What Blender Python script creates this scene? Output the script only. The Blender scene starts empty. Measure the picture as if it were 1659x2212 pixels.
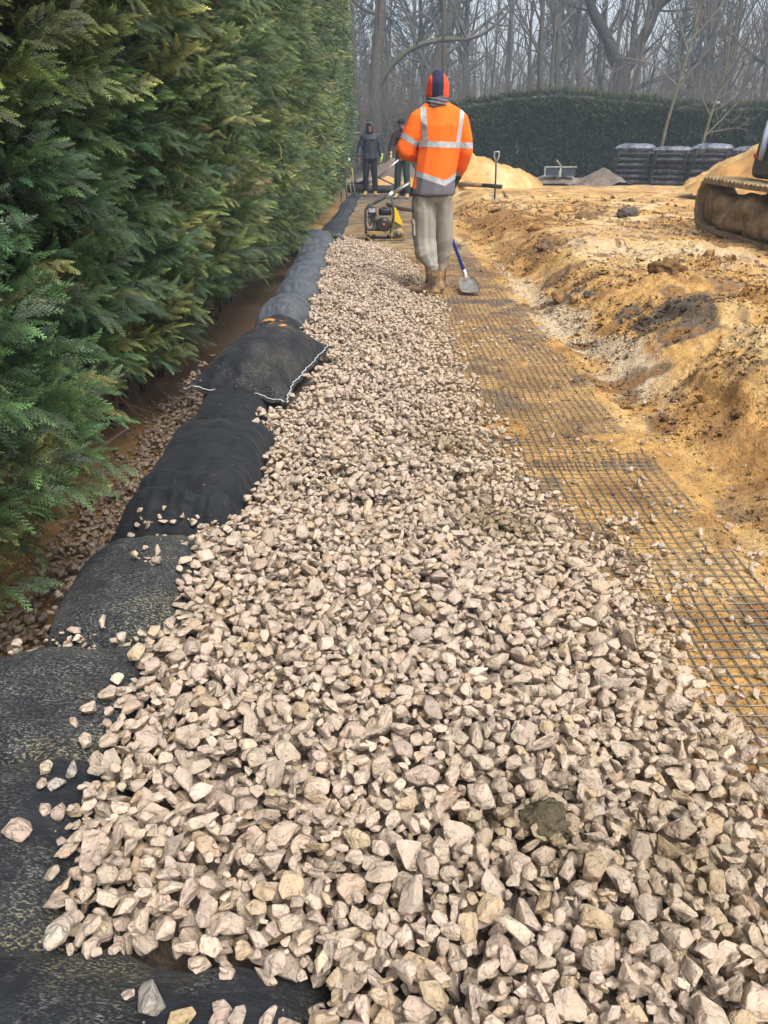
import bpy, bmesh, math, random
import numpy as np
from mathutils import Vector, Matrix
C = bpy.context.scene
rad = math.radians
# ---------------------------------------------------------------- camera
cam_d = bpy.data.cameras.new("camera")
cam = bpy.data.objects.new("camera", cam_d)
C.collection.objects.link(cam)
C.camera = cam
CAM_H = 1.30
cam.location = (0, 0, CAM_H)
cam.rotation_euler = (rad(90 - 25.6), 0, 0)
cam_d.sensor_fit = 'VERTICAL'
cam_d.sensor_height = 36.0
cam_d.lens = 1661.0 / 2212.0 * 36.0
cam_d.clip_start = 0.05
cam_d.clip_end = 1000
# ---------------------------------------------------------------- world, sun, exposure
SUN_EL, SUN_AZ = 58.0, 150.0          # azimuth measured from +Y towards +X
w = bpy.data.worlds.new("World")
C.world = w
w.use_nodes = True
nt = w.node_tree
bg = nt.nodes["Background"]
sky = nt.nodes.new("ShaderNodeTexSky")
sky.sky_type = 'NISHITA'
sky.sun_disc = False
sky.sun_elevation = rad(SUN_EL)
sky.sun_rotation = rad(SUN_AZ)
sky.dust_density = 4.0
hs = nt.nodes.new("ShaderNodeHueSaturation")
hs.inputs['Saturation'].default_value = 0.42
nt.links.new(sky.outputs[0], hs.inputs['Color'])
nt.links.new(hs.outputs[0], bg.inputs[0])
bg.inputs[1].default_value = 0.15
sd = bpy.data.lights.new("sun", 'SUN')
sd.energy = 1.7
sd.angle = rad(22)
sd.color = (1.0, 0.975, 0.94)
so = bpy.data.objects.new("sun", sd)
C.collection.objects.link(so)
so.location = (0, 0, 30)
_dir = Vector((math.sin(rad(SUN_AZ)) * math.cos(rad(SUN_EL)), math.cos(rad(SUN_AZ)) * math.cos(rad(SUN_EL)), math.sin(rad(SUN_EL))))
so.rotation_euler = _dir.to_track_quat('Z', 'Y').to_euler()
C.view_settings.view_transform = 'Standard'
C.view_settings.look = 'None'
C.view_settings.exposure = 0.92
C.view_settings.gamma = 1.0
C.render.engine = 'CYCLES'
C.cycles.max_bounces = 5
C.cycles.diffuse_bounces = 3
C.cycles.glossy_bounces = 2
C.cycles.transparent_max_bounces = 4
C.cycles.volume_bounces = 0

# ---------------------------------------------------------------- helpers
rng = np.random.default_rng(7)
random.seed(7)

def link(o, parent=None):
    C.collection.objects.link(o)
    if parent is not None:
        o.parent = parent
    return o

def tag(o, label=None, cat=None, group=None, kind=None):
    if label: o['label'] = label
    if cat: o['category'] = cat
    if group: o['group'] = group
    if kind: o['kind'] = kind
    return o

def empty(name, loc=(0, 0, 0), rz=0.0, label=None, cat=None, group=None):
    o = bpy.data.objects.new(name, None)
    o.empty_display_size = 0.1
    C.collection.objects.link(o)
    o.location = loc
    o.rotation_euler = (0, 0, rz)
    return tag(o, label, cat, group)

def fast_mesh(name, V, F, mat=None, parent=None, smooth=True, col=None, mats=None, fmat=None):
    """V (N,3); F list of int arrays (M,k)"""
    if not isinstance(F, (list, tuple)): F = [F]
    F = [np.asarray(f, dtype=np.int32) for f in F if len(f)]
    me = bpy.data.meshes.new(name)
    me.vertices.add(len(V))
    me.vertices.foreach_set("co", np.ascontiguousarray(V, dtype=np.float32).ravel())
    nl = sum(f.size for f in F)
    npoly = sum(len(f) for f in F)
    me.loops.add(nl)
    me.polygons.add(npoly)
    me.loops.foreach_set("vertex_index", np.concatenate([f.ravel() for f in F]))
    tot = np.concatenate([np.full(len(f), f.shape[1], dtype=np.int32) for f in F])
    st = np.concatenate([[0], np.cumsum(tot)[:-1]]).astype(np.int32)
    me.polygons.foreach_set("loop_start", st)
    me.polygons.foreach_set("loop_total", tot)
    me.polygons.foreach_set("use_smooth", np.full(npoly, bool(smooth)))
    if mats:
        for m in mats: me.materials.append(m)
        if fmat is not None: me.polygons.foreach_set("material_index", np.asarray(fmat, dtype=np.int32))
    elif mat: me.materials.append(mat)
    if col is not None:
        a = me.color_attributes.new("Col", 'FLOAT_COLOR', 'POINT')
        c4 = np.ones((len(V), 4), dtype=np.float32)
        c4[:, :3] = col
        a.data.foreach_set("color", c4.ravel())
    me.update(calc_edges=True)
    o = bpy.data.objects.new(name, me)
    return link(o, parent)

def bm_obj(name, bm, mat=None, parent=None, smooth=True, loc=None):
    me = bpy.data.meshes.new(name)
    bm.to_mesh(me); bm.free()
    if mat is not None:
        for m in (mat if isinstance(mat, (list, tuple)) else [mat]): me.materials.append(m)
    me.polygons.foreach_set("use_smooth", np.full(len(me.polygons), bool(smooth)))
    o = bpy.data.objects.new(name, me)
    if loc is not None: o.location = loc
    return link(o, parent)

_tabs = {}
def _tab(seed):
    if seed not in _tabs: _tabs[seed] = np.random.default_rng(1000 + seed).random((256, 256)).astype(np.float32)
    return _tabs[seed]

def vnoise(x, y, seed=0):
    x = np.asarray(x, dtype=np.float64); y = np.asarray(y, dtype=np.float64)
    T = _tab(seed)
    xi = np.floor(x).astype(np.int64); yi = np.floor(y).astype(np.int64)
    fx = x - xi; fy = y - yi
    fx = fx * fx * fx * (fx * (fx * 6 - 15) + 10); fy = fy * fy * fy * (fy * (fy * 6 - 15) + 10)
    a = T[xi & 255, yi & 255]; b = T[(xi + 1) & 255, yi & 255]
    c = T[xi & 255, (yi + 1) & 255]; d = T[(xi + 1) & 255, (yi + 1) & 255]
    return (a * (1 - fx) + b * fx) * (1 - fy) + (c * (1 - fx) + d * fx) * fy - 0.5

def fbm(x, y, octs=4, seed=0, gain=0.5):
    s = 0; a = 1.0
    for i in range(octs):
        s = s + a * vnoise(x * 2 ** i + 13.7 * i, y * 2 ** i + 7.3 * i, seed + i)
        a *= gain
    return s

def ridged(x, y, octs=4, seed=0, gain=0.55):
    s = 0; a = 1.0
    for i in range(octs):
        s = s + a * (0.5 - 2 * np.abs(vnoise(x * 2 ** i + 3.1 * i, y * 2 ** i + 9.2 * i, seed + i)))
        a *= gain
    return s

def sstep(a, b, x):
    t = np.clip((np.asarray(x, dtype=np.float64) - a) / (b - a), 0, 1)
    return t * t * (3 - 2 * t)

# ---------------------------------------------------------------- materials
def new_mat(name, rough=0.8, spec=0.5, metallic=0.0, col=(0.5, 0.5, 0.5)):
    m = bpy.data.materials.new(name)
    m.use_nodes = True
    p = m.node_tree.nodes["Principled BSDF"]
    p.inputs['Roughness'].default_value = rough
    p.inputs['Specular IOR Level'].default_value = spec
    p.inputs['Metallic'].default_value = metallic
    p.inputs['Base Color'].default_value = (*col, 1)
    return m, m.node_tree, p

def nd(nt, t, **kw):
    n = nt.nodes.new(t)
    for k, v in kw.items():
        if k in n.inputs: n.inputs[k].default_value = v
        else: setattr(n, k, v)
    return n

def noise_node(nt, scale, detail=4.0, rough=0.6, coord=None):
    n = nd(nt, "ShaderNodeTexNoise")
    n.inputs['Scale'].default_value = scale
    n.inputs['Detail'].default_value = detail
    n.inputs['Roughness'].default_value = rough
    if coord is not None: nt.links.new(coord, n.inputs['Vector'])
    return n

def ramp(nt, fac, stops):
    r = nd(nt, "ShaderNodeValToRGB")
    e = r.color_ramp.elements
    while len(e) < len(stops): e.new(0.5)
    for i, (p, c) in enumerate(stops):
        e[i].position = p
        e[i].color = (*c, 1) if len(c) == 3 else c
    nt.links.new(fac, r.inputs[0])
    return r

def mixc(nt, fac, a, b, mode='MIX'):
    m = nd(nt, "ShaderNodeMix", data_type='RGBA', blend_type=mode)
    for sock, v in ((0, fac), (6, a), (7, b)):
        if isinstance(v, bpy.types.NodeSocket): nt.links.new(v, m.inputs[sock])
        elif sock == 0: m.inputs[0].default_value = v
        else: m.inputs[sock].default_value = (*v, 1)
    return m.outputs[2]

def bump(nt, p, height, strength=0.5, dist=0.01, prev=None):
    b = nd(nt, "ShaderNodeBump")
    b.inputs['Strength'].default_value = strength
    b.inputs['Distance'].default_value = dist
    nt.links.new(height, b.inputs['Height'])
    if prev is not None: nt.links.new(prev, b.inputs['Normal'])
    nt.links.new(b.outputs[0], p.inputs['Normal'])
    return b.outputs[0]

def simple(name, col, rough=0.7, spec=0.5, metallic=0.0, var=0.25, scale=12.0, bmp=0.0, bscale=60.0, dirt=None, dirt_amt=0.5, dscale=6.0):
    """colour with blotchy variation, optional fine bump and a dirt colour laid over in patches"""
    m, nt, p = new_mat(name, rough, spec, metallic)
    tc = nd(nt, "ShaderNodeTexCoord").outputs['Object']
    n = noise_node(nt, scale, 5, 0.6, tc)
    lo = tuple(c * (1 - var) for c in col); hi = tuple(min(1, c * (1 + var)) for c in col)
    out = ramp(nt, n.outputs[0], [(0.3, lo), (0.7, hi)]).outputs[0]
    if dirt:
        n2 = noise_node(nt, dscale, 8, 0.7, tc)
        f = ramp(nt, n2.outputs[0], [(0.62 - 0.3 * dirt_amt, (0, 0, 0)), (0.78 - 0.3 * dirt_amt, (1, 1, 1))]).outputs[0]
        out = mixc(nt, f, out, dirt)
    nt.links.new(out, p.inputs['Base Color'])
    if bmp > 0:
        nb = noise_node(nt, bscale, 4, 0.6, tc)
        bump(nt, p, nb.outputs[0], bmp, 0.01)
    return m

def mat_attr(name, rough, spec, nscale, namp, bscale, bstr, bdist, sheen=0.0):
    m, nt, p = new_mat(name, rough, spec)
    a = nd(nt, "ShaderNodeAttribute", attribute_name="Col")
    tc = nd(nt, "ShaderNodeTexCoord").outputs['Object']
    n = noise_node(nt, nscale, 6, 0.65, tc)
    r = ramp(nt, n.outputs[0], [(0.3, (1 - namp,) * 3), (0.7, (1 + namp,) * 3)])
    nt.links.new(mixc(nt, 1.0, a.outputs['Color'], r.outputs[0], 'MULTIPLY'), p.inputs['Base Color'])
    if bstr > 0:
        nb = noise_node(nt, bscale, 5, 0.65, tc)
        bump(nt, p, nb.outputs[0], bstr, bdist)
    if sheen: p.inputs['Sheen Weight'].default_value = sheen
    return m, nt, p, a, tc

# ---------------------------------------------------------------- terrain
def hb(y):
    return 0.27 - 0.03 * sstep(6, 14, y)

def terrain_z(x, y):
    x = np.asarray(x, dtype=np.float64); y = np.asarray(y, dtype=np.float64)
    wob = 0.35 * vnoise(y * 0.75, y * 0 + 3.3, 40) + 0.15 * vnoise(y * 2.3, y * 0 + 5, 41)
    bank = sstep(1.42, 2.25, x + wob)
    z = hb(y) * bank
    z = z - 0.03 * sstep(1.22, 1.36, x) * (1 - sstep(1.45, 1.7, x + wob))
    # lumps of dug sand on the bank
    amp = sstep(1.28, 1.7, x) * (1 - 0.72 * sstep(6, 15, y))
    z = z + amp * (0.075 * fbm(x * 1.5, y * 1.2, 3, 50) + 0.075 * np.maximum(ridged(x * 2.1, y * 1.7, 4, 60), 0) * sstep(-0.25, 0.25, fbm(x * 0.8, y * .8, 2, 68)) + 0.034 * fbm(x * 8, y * 7, 4, 70, .6) + 0.018 * np.maximum(ridged(x * 5.5, y * 4.6, 3, 73), -.1) * sstep(-.2, .2, fbm(x * 1.1, y * 1.1, 2, 69)) + 0.02 * np.abs(fbm(x * 16, y * 15, 2, 77)) + 0.010 * ridged(x * 24, y * 22, 2, 79) * sstep(9, 6, y))
    # a cut-edge mound near the camera and a ridge of heaped sand along the gully
    z = z + 0.05 * np.exp(-((x - 2.05) / .38) ** 2 - ((y - 3.35) / .5) ** 2) + 0.05 * np.exp(-((x - 1.9) / .3) ** 2 - ((y - 2.55) / .3) ** 2)
    z = z + 0.10 * np.exp(-((x - 1.78) / .22) ** 2) * sstep(5.2, 6.5, y) * (1 - sstep(9, 11, y)) * (0.6 + fbm(x * 2, y * 2, 3, 75))
    z = z + 0.06 * np.exp(-((x - 2.5) / .3) ** 2 - ((y - 6.3) / .3) ** 2) + .16 * np.exp(-((x - 1.75) / .5) ** 2 - ((y - 12.6) / 1.3) ** 2)
    for (cx, cy, sx, sy, h_) in ((2.5, 3.95, .95, .62, .07), (2.3, 2.75, .60, .42, .05), (2.2, 5.1, .35, .3, .07), (2.9, 7.4, .7, .35, .06), (2.3, 9.2, .4, .5, .06), (3.3, 5.6, .6, .5, .08)):
        dd_ = 1 - np.sqrt(((x - cx) / sx) ** 2 + ((y - cy) / sy) ** 2) + .5 * fbm(x * 2.6, y * 2.6, 3, 97)
        z = z + h_ * sstep(0, .12, dd_)
    # shallow ruts across the field
    for (ax, ay, bx, by) in ((1.9, 16.3, 4.2, 9.4), (2.3, 17.6, 4.6, 10.4)):
        L = math.hypot(bx - ax, by - ay); nx, ny = (by - ay) / L, -(bx - ax) / L
        dd = (x - ax) * nx + (y - ay) * ny
        z = z - 0.03 * np.exp(-(dd / .13) ** 2) * sstep(7.5, 9, y) * (1 - sstep(17, 18.5, y))
    # clumpy micro relief on the flat path
    path = (1 - sstep(1.25, 1.5, x)) * sstep(-1.0, -.9, x)
    z = z + path * (0.012 * fbm(x * 2.3, y * 2.3, 3, 80) + 0.004 * fbm(x * 14, y * 14, 2, 84))
    # sand lying over the mesh in a few places
    for (cx, cy, sx, sy, h) in ((1.12, 3.42, .3, .16, .030), (1.22, 2.55, .10, .3, .022), (.9, 4.9, .16, .3, .014), (1.25, 5.2, .12, .6, .028), (.55, 3.7, .22, .3, .02), (.62, 10.2, .5, .25, .016), (1.3, 8.4, .12, .8, .03), (.9, 2.2, .2, .12, .014)):
        z = z + h * np.exp(-((x - cx) / sx) ** 2 - ((y - cy) / sy) ** 2) * (1 + 1.2 * fbm(x * 9, y * 9, 3, 88))
    # trench beside the hedge
    tr = sstep(-0.91, -1.0, x) * (1 - sstep(-1.38, -1.75, x))
    z = z - tr * 0.10 * (1 - sstep(10, 16, y)) + sstep(-1.35, -1.9, x) * (0.05 + 0.05 * fbm(x * 3, y * 3, 3, 90))
    z = z + sstep(-1.0, -1.1, x) * 0.02 * fbm(x * 6, y * 6, 3, 91)
    # path end rises into the yard behind
    z = z + 0.10 * sstep(23.5, 27, y) * (1 - bank)
    z = z - 0.13 * sstep(20, 27, y) * bank
    far = sstep(19, 30, y)
    z = z + far * 0.05 * fbm(x * .5, y * .5, 3, 95)
    # heaps
    def heap(cx, cy, rx, ry, h, seed):
        d = np.sqrt(((x - cx) / rx) ** 2 + ((y - cy) / ry) ** 2) + 0.25 * fbm(x * .9, y * .9, 4, seed)
        return h * np.clip(1 - d, 0, 1) ** 0.85 + 0.04 * np.clip(1.1 - d, 0, 1) * ridged(x * 2.2, y * 2.2, 3, seed + 5)
    return z
_HEAPS = dict()
def heap_mesh(name, cx, cy, rx, ry, h, seed, colf, label, cat, res=90, z0=None):
    u = np.linspace(-1.05, 1.05, res)
    X, Y = np.meshgrid(u, u, indexing='ij')
    d = np.sqrt(X ** 2 + Y ** 2)
    ang = np.arctan2(Y, X)
    dd = d * (1 + 0.12 * np.sin(ang * 2 + seed) + 0.07 * np.sin(ang * 3 + seed * 2)) + 0.13 * fbm(X * 1.6, Y * 1.6, 3, seed)
    prof = np.clip(1 - dd, -0.2, 1)
    prof = np.where(prof > 0, prof ** (.72 if seed == 3 else .9), prof)
    wx = cx + X * rx; wy = cy + Y * ry
    Z = h * prof + (0.08 if h < 1 else .05) * h * ridged(wx * 1.9, wy * 1.9, 4, seed + 5) + (0.09 if h < 1 else .035) * h * fbm(wx * 5, wy * 5, 3, seed + 9)
    base = terrain_z(wx, wy) if z0 is None else z0
    Z = Z + base - 0.02
    V = np.stack([wx, wy, Z], -1).reshape(-1, 3)
    I = np.arange(res * res).reshape(res, res)
    F = np.stack([I[:-1, :-1], I[1:, :-1], I[1:, 1:], I[:-1, 1:]], -1).reshape(-1, 4)
    keep = (d < 1.04).reshape(-1)
    F = F[keep[F].all(1)]
    o = fast_mesh(name, V, F, M['sand'], None, True, col=colf(V[:, 0], V[:, 1], seed))
    return tag(o, label, cat)

SAND = np.array((0.53, 0.305, 0.095)); SAND_L = np.array((0.66, 0.475, 0.23)); SAND_D = np.array((0.30, 0.15, 0.042)); GREY = np.array((0.075, 0.065, 0.055))
PALE = np.array((0.58, 0.46, 0.30)); EARTH = np.array((0.16, 0.13, 0.10))
def lerp(a, b, t):
    t = np.clip(t, 0, 1)
    return a + (b - a) * t[..., None] if np.ndim(t) else a + (b - a) * t

def sand_col(x, y, seed=0):
    n1 = fbm(x * 1.3, y * 1.0, 4, 100 + seed % 7); n2 = fbm(x * 5, y * 4, 4, 110); n3 = fbm(x * 22, y * 20, 3, 120)
    c = np.broadcast_to(SAND, x.shape + (3,)).copy()
    c = lerp(c, SAND_L, sstep(0.02, 0.5, n1 + .35 * n2) * 0.9)
    c = lerp(c, SAND_D, sstep(0.05, 0.55, -n1 * .7 + n2 * .9) * 0.85)
    return c * (1 + 0.35 * n3)[..., None]

def ground_col(x, y):
    c = sand_col(x, y)
    n2 = fbm(x * 5, y * 4, 4, 130)
    def blob(cx, cy, sx, sy, colr, a=1.0, k=.9):
        nonlocal c
        d = ((x - cx) / sx) ** 2 + ((y - cy) / sy) ** 2
        m = sstep(0.15, 0.75, np.exp(-d) + k * n2) * a
        c = lerp(c, colr, m)
    blob(1.42, 6.3, .22, 1.3, PALE, .95); blob(1.5, 4.9, .18, .8, PALE, .9); blob(1.38, 8.2, .12, 1.5, PALE, .7)
    blob(2.9, 8.2, .9, 1.0, PALE, .55); blob(3.0, 10.5, 1.2, .6, PALE, .4); blob(2.2, 9.0, .5, .5, PALE, .3); blob(3.6, 7.0, .7, 1.0, PALE, .4)
    blob(1.95, 5.3, .36, .65, GREY, .9, 1.6); blob(1.9, 9.7, .16, .25, GREY, .7); blob(1.62, 7.5, .13, .2, GREY, .8)
    blob(2.5, 12.3, .3, .4, SAND_D, .8); blob(3.4, 12.0, .4, .4, EARTH, .5); blob(1.65, 3.2, .16, .7, SAND_D, .7); blob(1.62, 2.5, .12, .6, SAND_D, .7)
    blob(1.75, 12.5, .5, 1.3, SAND_D, .9)
    blob(1.65, 10.5, .3, 1.0, SAND_D, .6)
    # damp mesh zone
    damp = (1 - sstep(1.1, 1.3, x)) * sstep(5.5, 7.5, y) * sstep(-.9, -.7, x)
    c = lerp(c, np.array((0.30, 0.19, 0.09)), damp * .12)
    c = lerp(c, np.array((0.10, 0.08, 0.055)), (1 - sstep(1.1, 1.5, y)) * (1 - sstep(-.1, .1, x)))
    # trench left
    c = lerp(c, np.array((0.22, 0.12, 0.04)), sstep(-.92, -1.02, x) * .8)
    c = lerp(c, np.array((0.065, 0.047, 0.03)), sstep(-.92, -1.02, x) * sstep(3.6, 4.6, y) * (1 - sstep(12, 15, y)) * .8)  # litter and shadow beside the hedge, painted in as a darker trench floor
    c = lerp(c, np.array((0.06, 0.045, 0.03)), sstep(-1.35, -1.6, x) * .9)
    # yard behind
    far = sstep(23, 26.5, y + 2.5 * n2 - 1.2 * sstep(1, 3, x))
    c = lerp(c, np.array((0.17, 0.135, 0.10)), far * .9)
    f2 = sstep(19.5, 21, y + n2) * (1 - sstep(1.0, 1.8, x))
    c = lerp(c, np.array((0.2, 0.15, 0.10)), f2 * .6)
    wood = sstep(31, 33, y)
    c = lerp(c, np.array((0.05, 0.045, 0.03)), wood)
    return np.clip(c, 0.01, 0.9)

M = {}
m, nt, p, a, tc = mat_attr('sand', 0.72, 0.35, 45, 0.25, 70, 0.9, 0.022)
vc = nd(nt, 'ShaderNodeTexVoronoi'); vc.inputs['Scale'].default_value = 34; vc.feature = 'SMOOTH_F1'
wn_ = noise_node(nt, 12, 4, .7, tc); nt.links.new(mixc(nt, .12, tc, wn_.outputs['Color']), vc.inputs['Vector'])
bump(nt, p, vc.outputs['Distance'], .45, .03, p.inputs['Normal'].links[0].from_socket)
M['sand'] = m
def build_ground():
    xs = [-1.7]
    while xs[-1] < 4.6: xs.append(xs[-1] + 0.016)
    s = 0.016
    while xs[-1] < 12: s *= 1.03; xs.append(xs[-1] + min(s, .12))
    while xs[-1] < 300: s = max(s, .12) * 1.12; xs.append(xs[-1] + s)
    s = 0.016; left = []; x = -1.7
    while x > -300: s *= 1.12; x -= s; left.append(x)
    X1 = np.array(left[::-1] + xs)
    ys = [0.0]
    while ys[-1] < 5: ys.append(ys[-1] + 0.016)
    while ys[-1] < 34: ys.append(ys[-1] + 0.0038 * ys[-1])
    s = .14
    while ys[-1] < 400: s *= 1.12; ys.append(ys[-1] + s)
    s = 0.03; low = []; y = 0
    while y > -60: s *= 1.2; y -= s; low.append(y)
    Y1 = np.array(low[::-1] + ys)
    X, Y = np.meshgrid(X1, Y1, indexing='ij')
    Z = terrain_z(X, Y)
    n, mm = X.shape
    I = np.arange(n * mm).reshape(n, mm)
    F = np.stack([I[:-1, :-1], I[1:, :-1], I[1:, 1:], I[:-1, 1:]], -1).reshape(-1, 4)
    V = np.stack([X, Y, Z], -1).reshape(-1, 3)
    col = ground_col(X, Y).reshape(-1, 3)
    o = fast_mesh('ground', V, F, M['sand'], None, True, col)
    tag(o, 'ochre sand ground dug over and rutted, with pale and dark damp patches', None, None, 'structure')
build_ground()

# ---------------------------------------------------------------- black bags along the path
def bag_mat(name, dust, speck, orange=0.0, base=(0.008, 0.0095, 0.012)):
    m, nt, p = new_mat(name, 0.74, 0.28)
    tc = nd(nt, "ShaderNodeTexCoord").outputs['Object']
    big = noise_node(nt, 5.0, 6, 0.65, tc)
    mp = nd(nt, "ShaderNodeMapping"); mp.inputs['Scale'].default_value = (1, 2.6, 1); mp.inputs['Rotation'].default_value = (0, 0, .5)
    nt.links.new(tc, mp.inputs[0])
    fine = noise_node(nt, 130.0, 3, 0.75, mp.outputs[0])
    sm = ramp(nt, fine.outputs[0], [(0.50, (0, 0, 0)), (0.66, (1, 1, 1))]).outputs[0]
    bm_ = ramp(nt, big.outputs[0], [(0.60 - .28 * dust, (0, 0, 0)), (0.78 - .16 * dust, (1, 1, 1))]).outputs[0]
    f = nd(nt, "ShaderNodeMath", operation='MULTIPLY'); nt.links.new(sm, f.inputs[0]); nt.links.new(bm_, f.inputs[1])
    f2 = nd(nt, "ShaderNodeMath", operation='MULTIPLY'); nt.links.new(f.outputs[0], f2.inputs[0]); f2.inputs[1].default_value = speck
    hue = noise_node(nt, 3.3, 3, 0.5, tc)
    dcol = ramp(nt, hue.outputs[0], [(0.50, (0.30, 0.29, 0.26)), (0.66, (0.38, 0.33, 0.17))]).outputs[0]
    bn = noise_node(nt, 14.0, 4, 0.6, tc)
    bc = ramp(nt, bn.outputs[0], [(0.3, tuple(c * .7 for c in base)), (0.7, tuple(c * 1.7 for c in base))]).outputs[0]
    out = mixc(nt, f2.outputs[0], bc, dcol)
    # scattered pale specks
    vo = nd(nt, "ShaderNodeTexVoronoi"); vo.inputs['Scale'].default_value = 42; nt.links.new(tc, vo.inputs['Vector'])
    vs = ramp(nt, vo.outputs['Distance'], [(0.05, (1, 1, 1)), (0.10, (0, 0, 0))]).outputs[0]
    wn = nd(nt, "ShaderNodeSeparateColor"); nt.links.new(vo.outputs['Color'], wn.inputs[0])
    ws = ramp(nt, wn.outputs[0], [(0.72, (0, 0, 0)), (0.76, (1, 1, 1))]).outputs[0]
    out = mixc(nt, mixc(nt, 1.0, vs, ws, 'MULTIPLY'), out, (0.42, 0.38, 0.3))
    if orange > 0:
        on = noise_node(nt, 9.0, 6, 0.75, tc)
        of = ramp(nt, on.outputs[0], [(0.70 - .15 * orange, (0, 0, 0)), (0.74 - .15 * orange, (1, 1, 1))]).outputs[0]
        out = mixc(nt, of, out, (0.52, 0.25, 0.06))
    nt.links.new(out, p.inputs['Base Color'])
    wv = noise_node(nt, 420.0, 2, 0.5, tc)
    b1 = bump(nt, p, wv.outputs[0], 0.35, 0.002)
    cr = noise_node(nt, 9.0, 4, 0.55, mp.outputs[0])
    bump(nt, p, cr.outputs[0], 0.6, 0.035, b1)
    p.inputs['Sheen Weight'].default_value = 0.04
    return m
M['bag_clean'] = bag_mat('black_bag_fabric_clean', 0.05, 0.4)
M['bag_dusty'] = bag_mat('black_bag_fabric_dusty', 1.05, 0.85)
M['bag_some'] = bag_mat('black_bag_fabric_partly_dusty', 0.55, 0.8)
M['bag_orange'] = bag_mat('black_bag_fabric_with_orange_sand', 0.5, 0.6, 1.0)
M['bag_far'] = bag_mat('black_bag_fabric_painted_sheen', 0.85, 0.6, 0.0, (0.050, 0.060, 0.074))  # dusty far bags, sky sheen painted in as a paler blue-grey base
M['stitch'] = simple('white_stitching', (0.62, 0.63, 0.6), 0.7)
M['black_tape'] = simple('black_tape', (0.02, 0.02, 0.022), 0.6)

def tube_bm(bm, pts, r, sides=6, cap=True, squash=None):
    """pts list of Vector; r float or list"""
    pts = [Vector(p) for p in pts]
    rs = r if isinstance(r, (list, tuple)) else [r] * len(pts)
    rings = []
    prev = None
    for i, p in enumerate(pts):
        t = (pts[min(i + 1, len(pts) - 1)] - pts[max(i - 1, 0)])
        if t.length < 1e-9: t = Vector((0, 0, 1))
        t.normalize()
        if prev is None:
            a = Vector((0, 0, 1)) if abs(t.z) < .9 else Vector((1, 0, 0))
            n = t.cross(a).normalized()
        else:
            n = (prev - t * prev.dot(t))
            n = n.normalized() if n.length > 1e-6 else prev
        prev = n
        b = t.cross(n)
        ring = [bm.verts.new(p + (n * math.cos(2 * math.pi * k / sides) + b * math.sin(2 * math.pi * k / sides)) * rs[i]) for k in range(sides)]
        rings.append(ring)
    for a, b in zip(rings[:-1], rings[1:]):
        for k in range(sides):
            bm.faces.new((a[k], a[(k + 1) % sides], b[(k + 1) % sides], b[k]))
    if cap:
        bm.faces.new(rings[0][::-1]); bm.faces.new(rings[-1])

def tube_obj(name, pts, r, mat, parent=None, sides=8, smooth=True):
    bm = bmesh.new(); tube_bm(bm, pts, r, sides)
    return bm_obj(name, bm, mat, parent, smooth)

BAGS = []
def bag_height(u, v, t, flat):
    if flat < 1:
        return t * np.clip(1 - np.abs(u) ** 2.4, 0, 1) ** .6 * np.clip(1 - np.abs(v) ** np.where(np.asarray(v) < 0, 4.0, 1.9), 0, 1) ** np.where(np.asarray(v) < 0, .5, 1.0)
    if flat > 1:
        return t * np.clip(1 - np.abs(u) ** 2.6, 0, 1) ** .8 * np.clip(1 - np.abs(v) ** 3.2, 0, 1) ** .8
    e = 2.0 if flat < 1 else 3.2
    pu = np.clip(1 - np.abs(u) ** (e), 0, 1) ** 0.55
    pv = np.clip(1 - np.abs(v) ** (e + .8), 0, 1) ** (0.55 if flat >= 1 else .72)
    return t * pu * pv

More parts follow.
